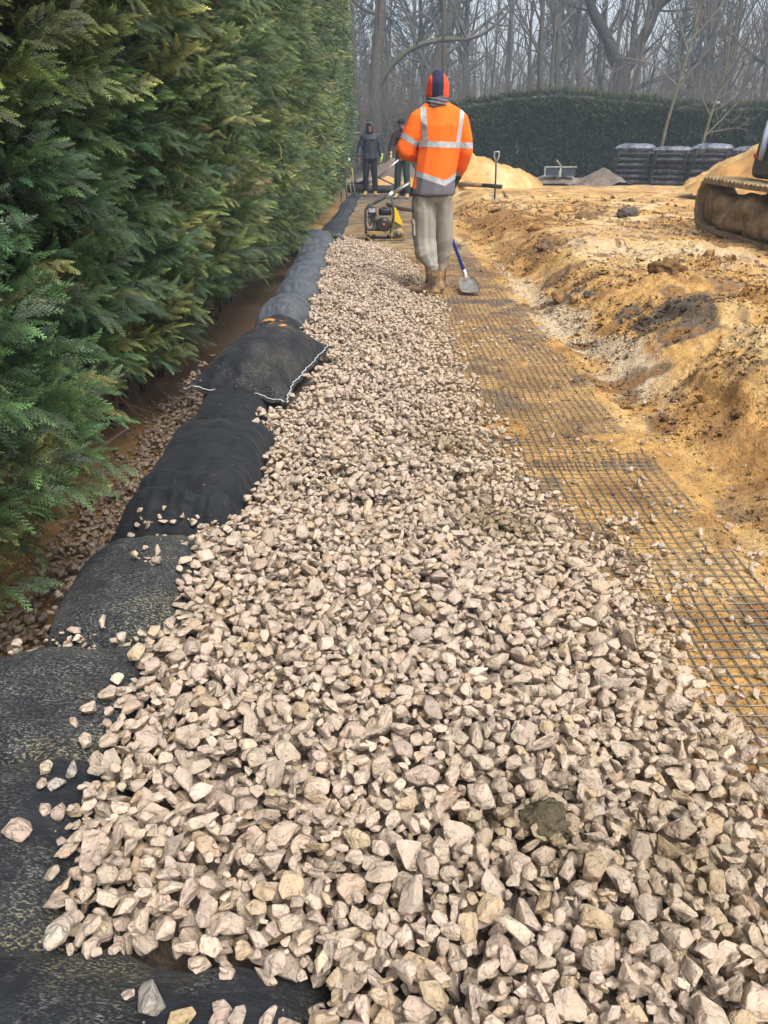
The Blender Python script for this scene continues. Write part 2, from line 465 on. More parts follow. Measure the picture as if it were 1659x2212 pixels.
def bag(label, cx, cy, cz, w, l, t, yaw=0.0, pitch=0.0, roll=0.0, mat='bag_some', seed=1, seam=(), flat=1.0, ears=0.06, fold=0.0, group='black bags edging the gravel path', wr=1.0):
    """pillow bag: w across (local x), l along (local y), seam: list of edges 'near','far','right' with white stitching"""
    nu, nv = 61, 81
    u = np.linspace(-1, 1, nu); v = np.linspace(-1, 1, nv)
    # cluster samples near the edges
    u = np.sin(u * math.pi / 2) * .55 + u * .45; v = np.sin(v * math.pi / 2) * .5 + v * .5
    U, V = np.meshgrid(u, v, indexing='ij')
    x = U * w / 2 * (1 - ears * (1 - V ** 4)) ; y = V * l / 2 * (1 - ears * .7 * (1 - U ** 4))
    if flat < 1: x = x * (1 - .16 * np.abs(V) ** 5); y = y * (1 - .06 * np.abs(U) ** 4)
    ex = fbm(V * 2.2 + seed, V * 0 + seed, 3, 200 + seed % 9) * .02 * np.abs(U); ey = fbm(U * 2.5 + seed, U * 0 + 3 * seed, 3, 210) * .03 * np.abs(V)
    x = x + ex; y = y + ey
    H = bag_height(U, V, t, flat)
    # wrinkles: radiating near ends, soft creases across
    wn = ridged(U * 3.5 + seed, V * .8 + seed, 3, 220) * sstep(.5, 1, np.abs(V)) * .020 + ridged(U * .8 + seed, V * 3.5 + seed, 3, 221) * .014 * sstep(.2, .9, np.abs(U)) + fbm(U * 1.3 + seed, V * 6 + seed, 3, 223) * .010 + fbm(U * 3 + seed, V * 3, 4, 222) * .012
    edge = np.clip((1 - np.abs(U)) * 6, 0, 1) * np.clip((1 - np.abs(V)) * 6, 0, 1)
    top = H + wn * edge * wr
    if fold: top = top - fold * np.exp(-((V + .62 + .05 * np.sin(3 * U)) / .06) ** 2) * edge + fold * .8 * np.exp(-((V + .78 + .04 * np.sin(4 * U)) / .07) ** 2) * edge
    zb = -0.25 * bag_height(U, V, t, flat)
    I = np.arange(nu * nv).reshape(nu, nv)
    Vt = np.stack([x, y, top], -1).reshape(-1, 3); Vb = np.stack([x, y, zb], -1).reshape(-1, 3)
    edgez = (np.random.default_rng(seed).random(nu * nv) - .5) * .0
    Vt[:, 2] += 0.002; Vb[:, 2] -= 0.002
    Ft = np.stack([I[:-1, :-1], I[1:, :-1], I[1:, 1:], I[:-1, 1:]], -1).reshape(-1, 4)
    Fb = Ft[:, ::-1] + nu * nv
    rim = np.concatenate([I[:, 0], I[-1, 1:], I[-2::-1, -1], I[0, -2:0:-1]])
    r2 = np.roll(rim, -1)
    Fr = np.stack([rim, rim + nu * nv, r2 + nu * nv, r2], -1)
    V3 = np.concatenate([Vt, Vb])
    o = fast_mesh('black_bag', V3, [Ft, Fb, Fr], M[mat], None, True)
    o.location = (cx, cy, cz)
    o.rotation_euler = (pitch, roll, yaw)
    tag(o, label, 'bag', group)
    # sewn edge flange + stitching
    for s in seam:
        if s == 'near': k = np.stack([x[:, 0], y[:, 0]], -1); nrm = (0, -1)
        elif s == 'far': k = np.stack([x[:, -1], y[:, -1]], -1); nrm = (0, 1)
        elif s == 'right': k = np.stack([x[-1, :], y[-1, :]], -1); nrm = (1, 0)
        else: k = np.stack([x[0, :], y[0, :]], -1); nrm = (-1, 0)
        kk = k[::2]
        bm = bmesh.new()
        r = random.Random(seed)
        A = [bm.verts.new((a[0] - nrm[0] * .006, a[1] - nrm[1] * .006, .0045 + .003 * math.sin(i * .9))) for i, a in enumerate(kk)]
        B = [bm.verts.new((a[0] + nrm[0] * .024, a[1] + nrm[1] * .024, .002 + .009 * math.sin(i * .8 + seed) - .006)) for i, a in enumerate(kk)]
        A2 = [bm.verts.new((q.co.x, q.co.y, q.co.z - .006)) for q in A]; B2 = [bm.verts.new((q.co.x, q.co.y, q.co.z - .004)) for q in B]
        for i in range(len(A) - 1):
            bm.faces.new((A[i], B[i], B[i + 1], A[i + 1])); bm.faces.new((A2[i + 1], B2[i + 1], B2[i], A2[i])); bm.faces.new((B[i], B2[i], B2[i + 1], B[i + 1]))
        fl = bm_obj('seam_flange', bm, M[mat], o)
        pts = []
        for i, a in enumerate(kk):
            off = .012 + (.004 if i % 2 else -.004)
            pts.append((a[0] + nrm[0] * off, a[1] + nrm[1] * off, .007 + .006 * math.sin(i * .8 + seed) ))
        tube_obj('stitching', pts, .0021, M['stitch'], o, 5)
    BAGS.append((cx, cy, cz, w, l, t, yaw, pitch, roll, flat))
    return o

def bag_top(x, y):
    """height of the top of the bags at x, y (-9 where there is none)"""
    out = np.full(np.shape(x), -9.0)
    for (cx, cy, cz, w_, l_, t, yaw, pitch, roll, flat) in BAGS:
        dx = x - cx; dy = y - cy
        a = math.cos(-yaw) * dx - math.sin(-yaw) * dy; b = math.sin(-yaw) * dx + math.cos(-yaw) * dy
        u = a / (w_ / 2); v = b / (l_ / 2)
        ins = (np.abs(u) < 1) & (np.abs(v) < 1)
        h = cz + bag_height(np.clip(u, -1, 1), np.clip(v, -1, 1), t, flat) + b * math.sin(pitch) - a * math.sin(roll)
        out = np.where(ins, np.maximum(out, h), out)
    return out

bag('dirty black bag at the bottom left corner, lying crossways under loose stones', -0.49, 0.56, -0.0, 0.80, 0.60, 0.165, rad(-3), 0, 0, 'bag_some', 11, (), flat=1, ears=.02)
bag('smooth dark bag beside the lone pinkish stones at the left edge', -0.80, 1.02, 0.0, 0.56, 0.50, 0.17, rad(5), 0, 0, 'bag_some', 12, (), flat=1, ears=.02)
bag('black bag smeared with yellow-grey dust, with a line of stones along its far edge', -0.80, 1.43, 0.0, 0.56, 0.50, 0.172, rad(4), rad(0), 0, 'bag_dusty', 13, (), flat=1, ears=.03)
bag('dusty rounded bag between trench gravel and path, below the clean folded bag', -0.745, 2.02, -0.0, 0.46, 0.78, 0.20, rad(4), rad(1), 0, 'bag_dusty', 14, (), flat=0, ears=.03)
bag('clean matt black bag with a thick folded open mouth at its near end', -0.715, 2.85, 0.05, 0.45, 1.02, 0.175, rad(-1), rad(1.5), rad(2), 'bag_clean', 15, ('right',), flat=1, ears=.035, fold=.03, wr=1.5)
bag('black bag specked with white, half hidden under the plump pillow bag', -0.75, 3.66, 0.0, 0.40, 0.80, 0.19, rad(2), 0, 0, 'bag_clean', 16, (), flat=1)
bag('plump pillow bag atop the row with white stitched edges and dusty near end', -0.665, 4.22, 0.19, 0.52, 1.05, 0.17, rad(-9), rad(2), rad(5), 'bag_some', 17, ('near', 'right'), flat=2, ears=.12)
bag('black bag with orange sand spilled on it, behind the plump pillow bag', -0.73, 5.30, 0.02, 0.43, 0.82, 0.22, rad(3), rad(-2.5), 0, 'bag_orange', 18, (), flat=0)
bag('rounded black bag with a faint yellow smear, second behind the pillow bag', -0.76, 6.20, 0.01, 0.43, 0.80, 0.22, rad(-4), rad(-3.5), 0, 'bag_far', 19, ('near',), flat=0)
bag('bag with one small orange lump of sand by its stitched near edge', -0.775, 7.10, 0.01, 0.44, 0.79, 0.225, rad(7), rad(-3.5), 0, 'bag_far', 20, ('near',), flat=0)
bag('low dark bag squeezed between two others, fourth behind the pillow bag', -0.80, 8.00, 0.01, 0.43, 0.80, 0.215, rad(-2), rad(-3.5), 0, 'bag_far', 21, ('near',), flat=0)
bag('long creased bag with a bluish sheen beside the thin end of the gravel', -0.84, 9.0, 0.01, 0.44, 1.0, 0.20, rad(6), rad(-3), 0, 'bag_far', 22, (), flat=0)
bag('short flat bag just in front of the last stitched bag', -0.87, 9.95, 0.0, 0.42, 0.76, 0.18, rad(0), rad(-3), 0, 'bag_far', 23, (), flat=0)
bag('last bag of the row with a gathered white stitched side, nearest the plate compactor', -0.91, 10.95, 0.05, 0.48, 1.15, 0.18, rad(4), rad(1), rad(3), 'bag_far', 24, ('near', 'right'), flat=1, ears=.04)
# bunched mouth of the last bag
bm = bmesh.new()
for k in range(7):
    a0 = Vector((-.68, 11.25 - .02 * k, .14)); tube_bm(bm, [a0, a0 + Vector((.06, -.02 + .02 * (k % 3), .03)), a0 + Vector((.12 + .01 * (k % 2), -.05 + .012 * k, -.03))], [.03, .02, .012], 7)
o = bm_obj('bag_mouth', bm, M['bag_far'])
_last = [x for x in C.objects if x.name.startswith('black_bag')][-1]
bpy.context.view_layer.update()
o.parent = _last; o.matrix_parent_inverse = _last.matrix_world.inverted()
# ---------------------------------------------------------------- gravel: dropped stone by stone
m, nt, p, a, tc = mat_attr('limestone', 0.58, 0.45, 38, 0.18, 75, 0.9, 0.010)
geo = nd(nt, "ShaderNodeNewGeometry")
n1 = noise_node(nt, 16, 4, 0.6, tc)
f = ramp(nt, n1.outputs[0], [(0.57, (0, 0, 0)), (0.74, (1, 1, 1))]).outputs[0]
base = p.inputs['Base Color'].links[0].from_socket
yel = mixc(nt, f, base, (0.40, 0.28, 0.11))
f2 = nd(nt, "ShaderNodeMath", operation='MULTIPLY'); nt.links.new(geo.outputs['Random Per Island'], f2.inputs[0]); f2.inputs[1].default_value = 0.55
nt.links.new(mixc(nt, f2.outputs[0], base, yel), p.inputs['Base Color'])
vo = nd(nt, "ShaderNodeTexVoronoi"); vo.inputs['Scale'].default_value = 85; nt.links.new(tc, vo.inputs['Vector'])
pit = ramp(nt, vo.outputs['Distance'], [(0.10, (0, 0, 0)), (0.32, (1, 1, 1))]).outputs[0]
lg = noise_node(nt, 30, 2, 0.5, tc)
prev = p.inputs['Normal'].links[0].from_socket
b2 = bump(nt, p, lg.outputs[0], 0.8, 0.018, prev)
bump(nt, p, pit, 0.5, 0.004, b2)
M['stone'] = m

def stone_shape(seed, detail=2):
    r = np.random.default_rng(seed)
    n = 9 + int(r.integers(0, 9))
    P = r.normal(size=(n, 3)); P /= np.linalg.norm(P, axis=1)[:, None]
    ax = np.array((1, r.uniform(.52, .90), r.uniform(.34, .66)))
    P = P * ax * r.uniform(.86, 1.0, (n, 1))
    bm = bmesh.new()
    for q in P: bm.verts.new(q)
    res = bmesh.ops.convex_hull(bm, input=bm.verts)
    gone = [e for e in res['geom_interior'] if isinstance(e, bmesh.types.BMVert)] + [e for e in res['geom_unused'] if isinstance(e, bmesh.types.BMVert)]
    if gone: bmesh.ops.delete(bm, geom=list(set(gone)), context='VERTS')
    bmesh.ops.dissolve_limit(bm, angle_limit=rad(17), verts=bm.verts, edges=bm.edges)
    if detail >= 1:
        bmesh.ops.bevel(bm, geom=list(bm.edges), offset=.08, offset_type='OFFSET', segments=2 if detail > 1 else 1, profile=.6, affect='EDGES', clamp_overlap=True)
    bmesh.ops.triangulate(bm, faces=bm.faces)
    if detail >= 3:
        bmesh.ops.subdivide_edges(bm, edges=[e for e in bm.edges if e.calc_length() > .16], cuts=2, use_grid_fill=True)
        bmesh.ops.triangulate(bm, faces=bm.faces)
    V = np.array([v.co[:] for v in bm.verts]); Fs = np.array([[v.index for v in f.verts] for f in bm.faces])
    bm.verts.index_update()
    Fs = np.array([[v.index for v in f.verts] for f in bm.faces])
    bm.free()
    nz = .05 * (fbm(V[:, 0] * 2 + seed, V[:, 1] * 2 + V[:, 2] * 1.3, 3, 300) + fbm(V[:, 2] * 2.3, V[:, 1] * 2.3 + seed, 3, 310))
    V = V * (1 + nz)[:, None]
    if detail >= 3: V = V * (1 + .035 * fbm(V[:, 0] * 6 + V[:, 2] * 4, V[:, 1] * 6 - V[:, 2] * 3 + seed, 3, 316))[:, None]
    return V, Fs, ax * .93
NSH = 30
SHAPES = [[stone_shape(s, d) for s in range(NSH)] for d in (0, 1, 2, 3)]
for d in range(4):
    for s in range(NSH): assert len(SHAPES[d][s][1]) > 3

# edges of the gravel bed
_ry = np.array([0.2, .76, 1.18, 1.33, 1.5, 1.7, 1.86, 2.1, 2.4, 2.72, 3.0, 3.38, 4.0, 4.9, 5.7, 7.0, 7.8, 9.0, 10.4, 11.6, 12.0])
_rx = np.array([.80, .79, .76, .76, .76, .74, .71, .67, .61, .55, .51, .46, .44, .41, .42, .42, .38, .30, .10, -.2, -.55])
_ly = np.array([.2, .798, .802, .83, .86, .92, 1.03, 1.2, 1.5, 1.86, 2.1, 2.33, 2.41, 2.7, 3.27, 3.4, 3.5, 3.83, 3.9, 4.95, 5.5, 6.4, 7.6, 8.9, 10.5, 11.5, 12])
_lx = np.array([-.10, -.10, -.38, -.46, -.55, -.58, -.59, -.61, -.63, -.655, -.63, -.67, -.55, -.56, -.53, -.66, -.70, -.72, -.56, -.53, -.57, -.60, -.62, -.66, -.72, -.74, -.74])
def bed_z(x, y):
    """top of the hidden core under the stones"""
    rx = np.interp(y, _ry, _rx)
    d = rx - x
    h = -0.038 + 0.108 * sstep(-.02, .55, d) * (1 - sstep(10.3, 12.1, y)) + .022 * fbm(x * 2.2, y * 2.2, 3, 320)
    return h
CELL = 0.0075
GX0, GY0, GX1, GY1 = -1.45, 0.22, 1.75, 12.4
ncx, ncy = int((GX1 - GX0) / CELL), int((GY1 - GY0) / CELL)
gx = GX0 + (np.arange(ncx) + .5) * CELL; gy = GY0 + (np.arange(ncy) + .5) * CELL
HX, HY = np.meshgrid(gx, gy, indexing='ij')
HM = np.maximum(terrain_z(HX, HY), bag_top(HX, HY))
inbed = (HX < np.interp(HY, _ry, _rx) + .05) & (HX > -0.85)
HM = np.where(inbed, np.maximum(HM, bed_z(HX, HY)), HM)
HM0 = HM.copy()

def rand_rot(r, tilt=1.0):
    q = r.normal(size=4); q /= np.linalg.norm(q)
    a, b, c, d = q
    return np.array([[a*a+b*b-c*c-d*d, 2*(b*c-a*d), 2*(b*d+a*c)], [2*(b*c+a*d), a*a-b*b+c*c-d*d, 2*(c*d-a*b)], [2*(b*d-a*c), 2*(c*d+a*b), a*a-b*b-c*c+d*d]])
def flat_rot(r, tilt):
    az = r.uniform(0, 2 * math.pi)
    Rz = np.array([[math.cos(az), -math.sin(az), 0], [math.sin(az), math.cos(az), 0], [0, 0, 1]])
    t = r.normal() * tilt; ax = r.uniform(0, 2 * math.pi); k = np.array((math.cos(ax), math.sin(ax), 0))
    K = np.array([[0, -k[2], k[1]], [k[2], 0, -k[0]], [-k[1], k[0], 0]])
    return (np.eye(3) + math.sin(t) * K + (1 - math.cos(t)) * K @ K) @ Rz

def covered(x, y):
    for i, (cx, cy, cz, w_, l_, t, yaw, pitch, roll, flat) in enumerate(BAGS):
        dx = x - cx; dy = y - cy
        u = (math.cos(yaw) * dx + math.sin(yaw) * dy) / (w_ / 2); v = (-math.sin(yaw) * dx + math.cos(yaw) * dy) / (l_ / 2)
        lim = 1.0 if i in (4, 6, 13) else .80
        if abs(u) < lim and abs(v) < (lim if i in (4, 6, 13) else .95): return True
    return False
ST = []   # shape, R, s, pos
def drop(r, x, y, s, tries=1, jit=.03, tilt=.5, maxrise=9):
    sh = int(r.integers(0, NSH)); ax = SHAPES[0][sh][2] * s
    R = flat_rot(r, tilt) if r.random() < .75 else rand_rot(r)
    A = R @ np.diag(1 / ax ** 2) @ R.T
    B = R @ np.diag(ax ** 2) @ R.T
    ex, ey = math.sqrt(B[0, 0]), math.sqrt(B[1, 1])
    hx, hy = int(ex / CELL) + 1, int(ey / CELL) + 1
    ox = np.arange(-hx, hx + 1) * CELL; oy = np.arange(-hy, hy + 1) * CELL
    X, Y = np.meshgrid(ox, oy, indexing='ij')
    b_ = A[0, 2] * X + A[1, 2] * Y; c_ = A[0, 0] * X * X + 2 * A[0, 1] * X * Y + A[1, 1] * Y * Y - 1
    disc = b_ * b_ - A[2, 2] * c_
    ok = disc > 0
    sq = np.sqrt(np.maximum(disc, 0))
    zt = (-b_ + sq) / A[2, 2]; zb = (-b_ - sq) / A[2, 2]
    best = None
    for k in range(tries):
        xx = x + (r.uniform(-jit, jit) if k else 0); yy = y + (r.uniform(-jit, jit) if k else 0)
        ix = int((xx - GX0) / CELL); iy = int((yy - GY0) / CELL)
        if ix - hx < 0 or iy - hy < 0 or ix + hx + 1 > ncx or iy + hy + 1 > ncy: continue
        sub = HM[ix - hx:ix + hx + 1, iy - hy:iy + hy + 1]
        g = (sub - zb)[ok]
        z = np.partition(g, -max(1, len(g) // 7))[-max(1, len(g) // 7)]
        if best is None or z < best[0]: best = (z, ix, iy)
    if best is None: return None
    z, ix, iy = best
    sub = HM[ix - hx:ix + hx + 1, iy - hy:iy + hy + 1]
    if z - HM0[ix, iy] > maxrise: return None
    sub[ok] = np.maximum(sub, zt + z)[ok]
    pos = (GX0 + (ix + .5) * CELL, GY0 + (iy + .5) * CELL, z)
    ST.append((sh, R, s, pos))
    return len(ST) - 1

r = np.random.default_rng(5)
def in_bed(x, y, pad=0.0):
    nz = .030 * float(vnoise(x * 6, y * 6, 330)) + .05 * float(vnoise(x * 1.7, y * 1.7, 331))
    return (np.interp(y, _ly, _lx) + .045 * (1 - float(sstep(2.5, 5, y))) - pad + nz < x < np.interp(y, _ry, _rx) + pad + 1.5 * nz)
def size(r, y):
    s = float(np.exp(r.normal(math.log(.0235), .33)))
    return min(max(s, .010), .046)
# first pass: fill, large to small
def fill(n, smin, smax, ymin, ymax, tries, jit, pad=0.0):
    c = 0
    ys = r.random(n)
    ys = ymin + (ymax - ymin) * ys
    for y in ys:
        x = r.uniform(-.95, 1.05)
        if not in_bed(x, y, pad): continue
        if .22 < x < .66 and 7.32 < y < 7.90: continue
        if x < -.3 and covered(x, y): continue
        s = min(max(float(np.exp(r.normal(math.log((smin * smax) ** .5), .27))), smin), smax)
        drop(r, x, y, s, tries, jit, maxrise=.10)
        c += 1
    return c
fill(7500, .014, .028, .3, 2.4, 4, .03)
fill(2400, .023, .042, .3, 2.4, 5, .04)
fill(9500, .013, .030, .3, 2.4, 8, .045)
fill(9000, .016, .030, 2.4, 12.1, 3, .03)
fill(6000, .020, .037, 2.4, 12.1, 4, .03)
fill(20000, .013, .027, 2.4, 12.1, 6, .035)
fill(1500, .007, .012, .3, 2.6, 12, .05)
fill(1500, .008, .013, 2.6, 5, 10, .04)
# fringe thinning out over the mesh
for _ in range(2300):
    y = .6 + 11 * r.random() ** 1.6
    rx = np.interp(y, _ry, _rx)
    k = 1 + 1.3 * math.exp(-((y - 2.3) / .6) ** 2)
    x = rx + abs(r.normal()) * .065 * k
    if x > 1.6: continue
    drop(r, x, y, float(r.choice([.008, .011, .014, .019, .024, .03], p=[.2, .25, .2, .2, .1, .05])), 1, maxrise=.06)
# stones strewn on the mesh and sand
for _ in range(520):
    y = 1.2 + 9 * r.random() ** 1.5
    x = r.uniform(.5, 2.5) if r.random() < .55 else r.normal(1.3, .12)
    if x > 1.7: continue
    drop(r, x, y, float(r.choice([.006, .009, .013, .018, .024], p=[.35, .3, .2, .1, .05])), 1, maxrise=.06)
for (cx, cy, n, sp) in ((1.27, 2.3, 10, .05), (1.24, 1.98, 12, .07), (1.42, 2.0, 12, .08), (.88, 2.5, 36, .11), (.86, 2.2, 40, .10), (1.0, 5.6, 26, .25), (.55, 5.6, 30, .15), (.8, 3.3, 20, .2), (1.1, 2.8, 12, .1)):
    for _ in range(n): drop(r, cx + r.normal() * sp, cy + r.normal() * sp * 1.3, r.uniform(.010, .026), 1, maxrise=.05)
# small stones caught in the creases between the near bags
for (cx, cy, wx, n) in ((-.76, 1.675, .20, 60), (-.70, 2.36, .17, 46), (-.66, 1.98, .10, 14), (-.64, 2.15, .06, 9)):
    for _ in range(n):
        drop(r, cx + r.uniform(-wx, wx), cy + r.normal() * .022, float(r.choice([.007, .010, .016, .022], p=[.3, .3, .25, .15])), 1, maxrise=.04)
n_bed = len(ST)
# trench gravel beside the hedge
TR0 = len(ST)
for _ in range(3200):
    y = r.uniform(1.7, 5.0); x = -1.10 + .11 * r.normal()
    if x > -.93 or x < -1.42: continue
    drop(r, x, y, float(r.choice([.008, .012, .018, .024], p=[.25, .35, .28, .12])), 2, maxrise=.07)
# loose stones lying singly on the bags: things of their own
LOOSE = []
loose_spec = [  # picture position used only to lay the stone out on the bag, radius, label
 (-0.650, 1.351, 0.022, 'upright crumbly stone on the dusty bag, farthest of the loose ones'),
 (-0.630, 1.392, 0.025, 'knobbly pale stone on the dusty bag right beside the gravel edge'),
 (-0.670, 1.308, 0.014, 'small smooth stone alone on the dusty bag'),
 (-0.640, 1.264, 0.020, 'long slanting stone at the gravel edge on the smooth dark bag'),
 (-0.639, 1.187, 0.021, 'grey cracked stone on the dark bag, right of a blunt upright one'),
 (-0.681, 1.178, 0.018, 'blunt upright stone on the dark bag, above a pair of grey stones'),
 (-0.647, 1.128, 0.017, 'greyish cube-like stone touching a flat slab on the dark bag'),
 (-0.669, 1.125, 0.013, 'thin flat slab leaning on a greyish cube-like stone'),
 (-0.615, 1.060, 0.018, 'pinkish square stone with sharp edges on the dark bag'),
 (-0.645, 1.071, 0.015, 'rounded tan stone tucked behind the pinkish square one'),
 (-0.667, 1.012, 0.029, 'large pinkish pointed stone alone at the left edge of the picture'),
 (-0.514, 0.812, 0.029, 'big rough white-crusted stone at the corner where two bags meet'),
 (-0.337, 0.703, 0.030, 'grey-streaked big stone on the bottom bag'),
 (-0.295, 0.686, 0.021, 'stone with a yellow-brown crust on the bottom bag'),
 (-0.369, 0.698, 0.010, 'narrow sliver of stone left of the grey-streaked one'),
 (-0.236, 0.703, 0.017, 'oval stone on the bottom bag, left of the two apart ones'),
 (-0.173, 0.704, 0.017, 'five-sided pale stone on bare black fabric at the bottom'),
 (-0.139, 0.707, 0.019, 'angular pale stone near the right end of the bottom bag'),
 (-0.228, 0.680, 0.019, 'reddish stone at the bottom edge of the picture'),
 (-0.207, 0.674, 0.018, 'white-topped stone at the bottom edge of the picture'),
]
for (x, y, s, lab) in loose_spec:
    k = drop(r, x, y, s * 1.28, 1, tilt=.3)
    LOOSE.append((k, lab))
loose_ids = {k for k, _ in LOOSE}

def stone_cols(n, r, kind='path'):
    base = np.array((0.475, 0.372, 0.28))
    c = base * np.exp(r.normal(0, .10, (n, 1)))
    c *= 1 + r.normal(0, .012, (n, 3))
    t = r.random(n)
    c[t < .10] = c[t < .10] * np.array((.97, .92, .78))
    c[(t > .10) & (t < .16)] *= np.array((.82, .83, .85))
    c[(t > .16) & (t < .19)] *= np.array((.97, .90, .86))
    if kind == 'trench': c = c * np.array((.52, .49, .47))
    return np.clip(c, .02, .8)
PX = np.array([s[3][0] for s in ST]); PY = np.array([s[3][1] for s in ST])
cols = stone_cols(len(ST), r)
# soil on the stones in two spots, yellow sand towards the mesh
for (cx, cy, rr) in ((.36, 2.52, .17), (.40, 2.42, .12), (.29, 1.05, .14), (.27, 3.35, .16), (.55, 1.0, .12)):
    d = np.hypot(PX - cx, PY - cy)
    m_ = np.exp(-(d / rr) ** 2) * (.4 + .6 * r.random(len(ST)))
    cols = lerp(cols, np.array((.20, .145, .075)), m_ * .9)
edge = np.clip(1 - (np.interp(PY, _ry, _rx) - PX) / .35, 0, 1) * r.random(len(ST))
cols = lerp(cols, np.array((.46, .33, .17)), edge * .45)
cols[TR0:n_bed + 10 ** 6] = cols[TR0:]
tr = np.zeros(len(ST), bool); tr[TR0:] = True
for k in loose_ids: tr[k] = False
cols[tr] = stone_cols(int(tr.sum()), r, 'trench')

def merge_stones(ids, name, detail_of):
    groups = {}
    for i in ids:
        groups.setdefault((detail_of(ST[i]), ST[i][0]), []).append(i)
    VV, FF, CC = [], [], []; off = 0
    for (d, sh), L in groups.items():
        V, F, _ = SHAPES[d][sh]
        R = np.stack([ST[i][1] for i in L]); S = np.array([ST[i][2] for i in L]); P = np.array([ST[i][3] for i in L])
        W = np.einsum('nij,vj->nvi', R, V) * S[:, None, None] + P[:, None, :]
        n, v = W.shape[:2]
        VV.append(W.reshape(-1, 3)); FF.append((F[None] + (np.arange(n) * v)[:, None, None]).reshape(-1, 3) + off)
        CC.append(np.repeat(cols[L], v, axis=0)); off += n * v
    return fast_mesh(name, np.concatenate(VV), np.concatenate(FF), M['stone'], None, True, np.concatenate(CC))
def det(s):
    y = s[3][1]
    if s[2] < .012: return 1 if y < 2 else 0
    return 3 if y < 1.5 else 2 if y < 3.2 else 1
ids = [i for i in range(len(ST)) if i not in loose_ids]
main = [i for i in ids if i < TR0]; trn = [i for i in ids if i >= TR0]
o = merge_stones(main, 'gravel', det); tag(o, 'coarse pale crushed limestone spread as a path beside the black bags', None, None, 'stuff')
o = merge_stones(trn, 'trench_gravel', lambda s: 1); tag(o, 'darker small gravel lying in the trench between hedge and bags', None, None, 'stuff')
tint = {10: (.46, .34, .265), 8: (.46, .35, .28), 18: (.42, .30, .24), 13: (.37, .275, .15), 12: (.36, .32, .27), 4: (.34, .30, .255), 6: (.38, .335, .285), 11: (.50, .42, .33)}
for q, (k, lab) in enumerate(LOOSE):
    sh, R, s, pos = ST[k]
    V, F, _ = SHAPES[3][sh]
    W = (V @ R.T) * s
    c = np.array(tint.get(q, cols[k]))
    o = fast_mesh('loose_stone', W, F, M['stone'], None, True, np.broadcast_to(c, (len(V), 3)))
    o.location = pos
    tag(o, lab, 'stone', 'loose stones on the near bags')
# core of the gravel bed
ys_ = np.linspace(.1, 12.05, 420); us_ = np.linspace(0, 1, 60)
YY, UU = np.meshgrid(ys_, us_, indexing='ij')
lx = np.interp(YY, _ly, _lx) + .09 * (YY < 1.6) - .05 * (YY > 2.4); rx = np.interp(YY, _ry, _rx) + .03
XX = lx + (rx - lx) * UU
ZZ = bed_z(XX, YY) + .001 - .12 * (1 - sstep(.84, .90, YY)) * (XX < -.04) - .05 * (1 - sstep(0, .12, UU))
I = np.arange(XX.size).reshape(XX.shape)
F = np.stack([I[:-1, :-1], I[:-1, 1:], I[1:, 1:], I[1:, :-1]], -1).reshape(-1, 4)
cc = np.broadcast_to(np.array((.13, .10, .072)), (XX.size, 3))
o = fast_mesh('gravel_bed', np.stack([XX, YY, ZZ], -1).reshape(-1, 3), F, M['sand'], None, True, cc)
tag(o, 'fine crushed rock between and below the path stones', None, None, 'stuff')

# ---------------------------------------------------------------- geogrid
m, nt, p = new_mat('geogrid_plastic', 0.5, 0.5)
tc = nd(nt, "ShaderNodeTexCoord").outputs['Object']
n = noise_node(nt, 3.0, 6, .7, tc)
nt.links.new(ramp(nt, n.outputs[0], [(.38, (.05, .056, .06)), (.54, (.10, .10, .09)), (.64, (.36, .25, .12))]).outputs[0], p.inputs['Base Color'])
M['grid'] = m
def geogrid(label, x0, x1, y0, y1, cell, seed, lift, w=.0023):
    xs = np.arange(x0, x1 + 1e-6, cell); ys = np.arange(y0, y1 + 1e-6, cell)
    X, Y = np.meshgrid(xs, ys, indexing='ij')
    X = X + .02 * fbm(Y * .8 + seed, X * .6, 3, 400) + .006 * fbm(X * 6, Y * 6, 2, 401); Y = Y + .05 * fbm(X * 1.1 + seed, Y * .4, 3, 405) + .006 * fbm(X * 6, Y * 6, 2, 403)
    Z = terrain_z(X, Y)
    # bridging: keep the sheet smoother than the sand so that heaped sand covers it
    base = .012 * fbm(X * 2.3, Y * 2.3, 3, 80)
    Z = np.where(X < 1.3, np.minimum(Z, base + .010), Z) + lift + .006 * np.maximum(fbm(X * 3, Y * 3, 2, 410), -.1)
    ng, mg = X.shape
    VV, FF = [], []; off = 0
    def ribs(Xa, Ya, Za, axis):
        nonlocal off
        n_, m_ = Xa.shape
        d = np.zeros((n_, m_, 3)); P = np.stack([Xa, Ya, Za], -1)
        g = np.gradient(P, axis=1); g[..., 2] = 0
        g /= np.linalg.norm(g, axis=-1)[..., None] + 1e-9
        nrm = np.stack([-g[..., 1], g[..., 0], g[..., 2] * 0], -1)
        up = np.array((0, 0, 1.0))
        ring = [P + nrm * w, P + up * w * .5, P - nrm * w, P - up * w * .4]
        R_ = np.stack(ring, 2)     # n,m,4,3
        idx = np.arange(n_ * m_ * 4).reshape(n_, m_, 4) + off
        for k in range(3):
            k2 = k + 1
            a = idx[:, :-1, k]; b = idx[:, 1:, k]; c = idx[:, 1:, k2 % 4]; e = idx[:, :-1, k2 % 4]
            FF.append(np.stack([a, b, c, e], -1).reshape(-1, 4))
        VV.append(R_.reshape(-1, 3)); off += n_ * m_ * 4
    ribs(X, Y, Z, 1)
    ribs(X.T, Y.T, (Z + .0012).T, 0)
    o = fast_mesh('geogrid', np.concatenate(VV), FF, M['grid'], None, False)
    tag(o, label, 'ground mesh', 'sheets of ground mesh laid on the sand')
geogrid('nearest sheet of grey square mesh, its edge along the dug sand', .45, 1.24, .6, 3.25, .0405, 1, .005)
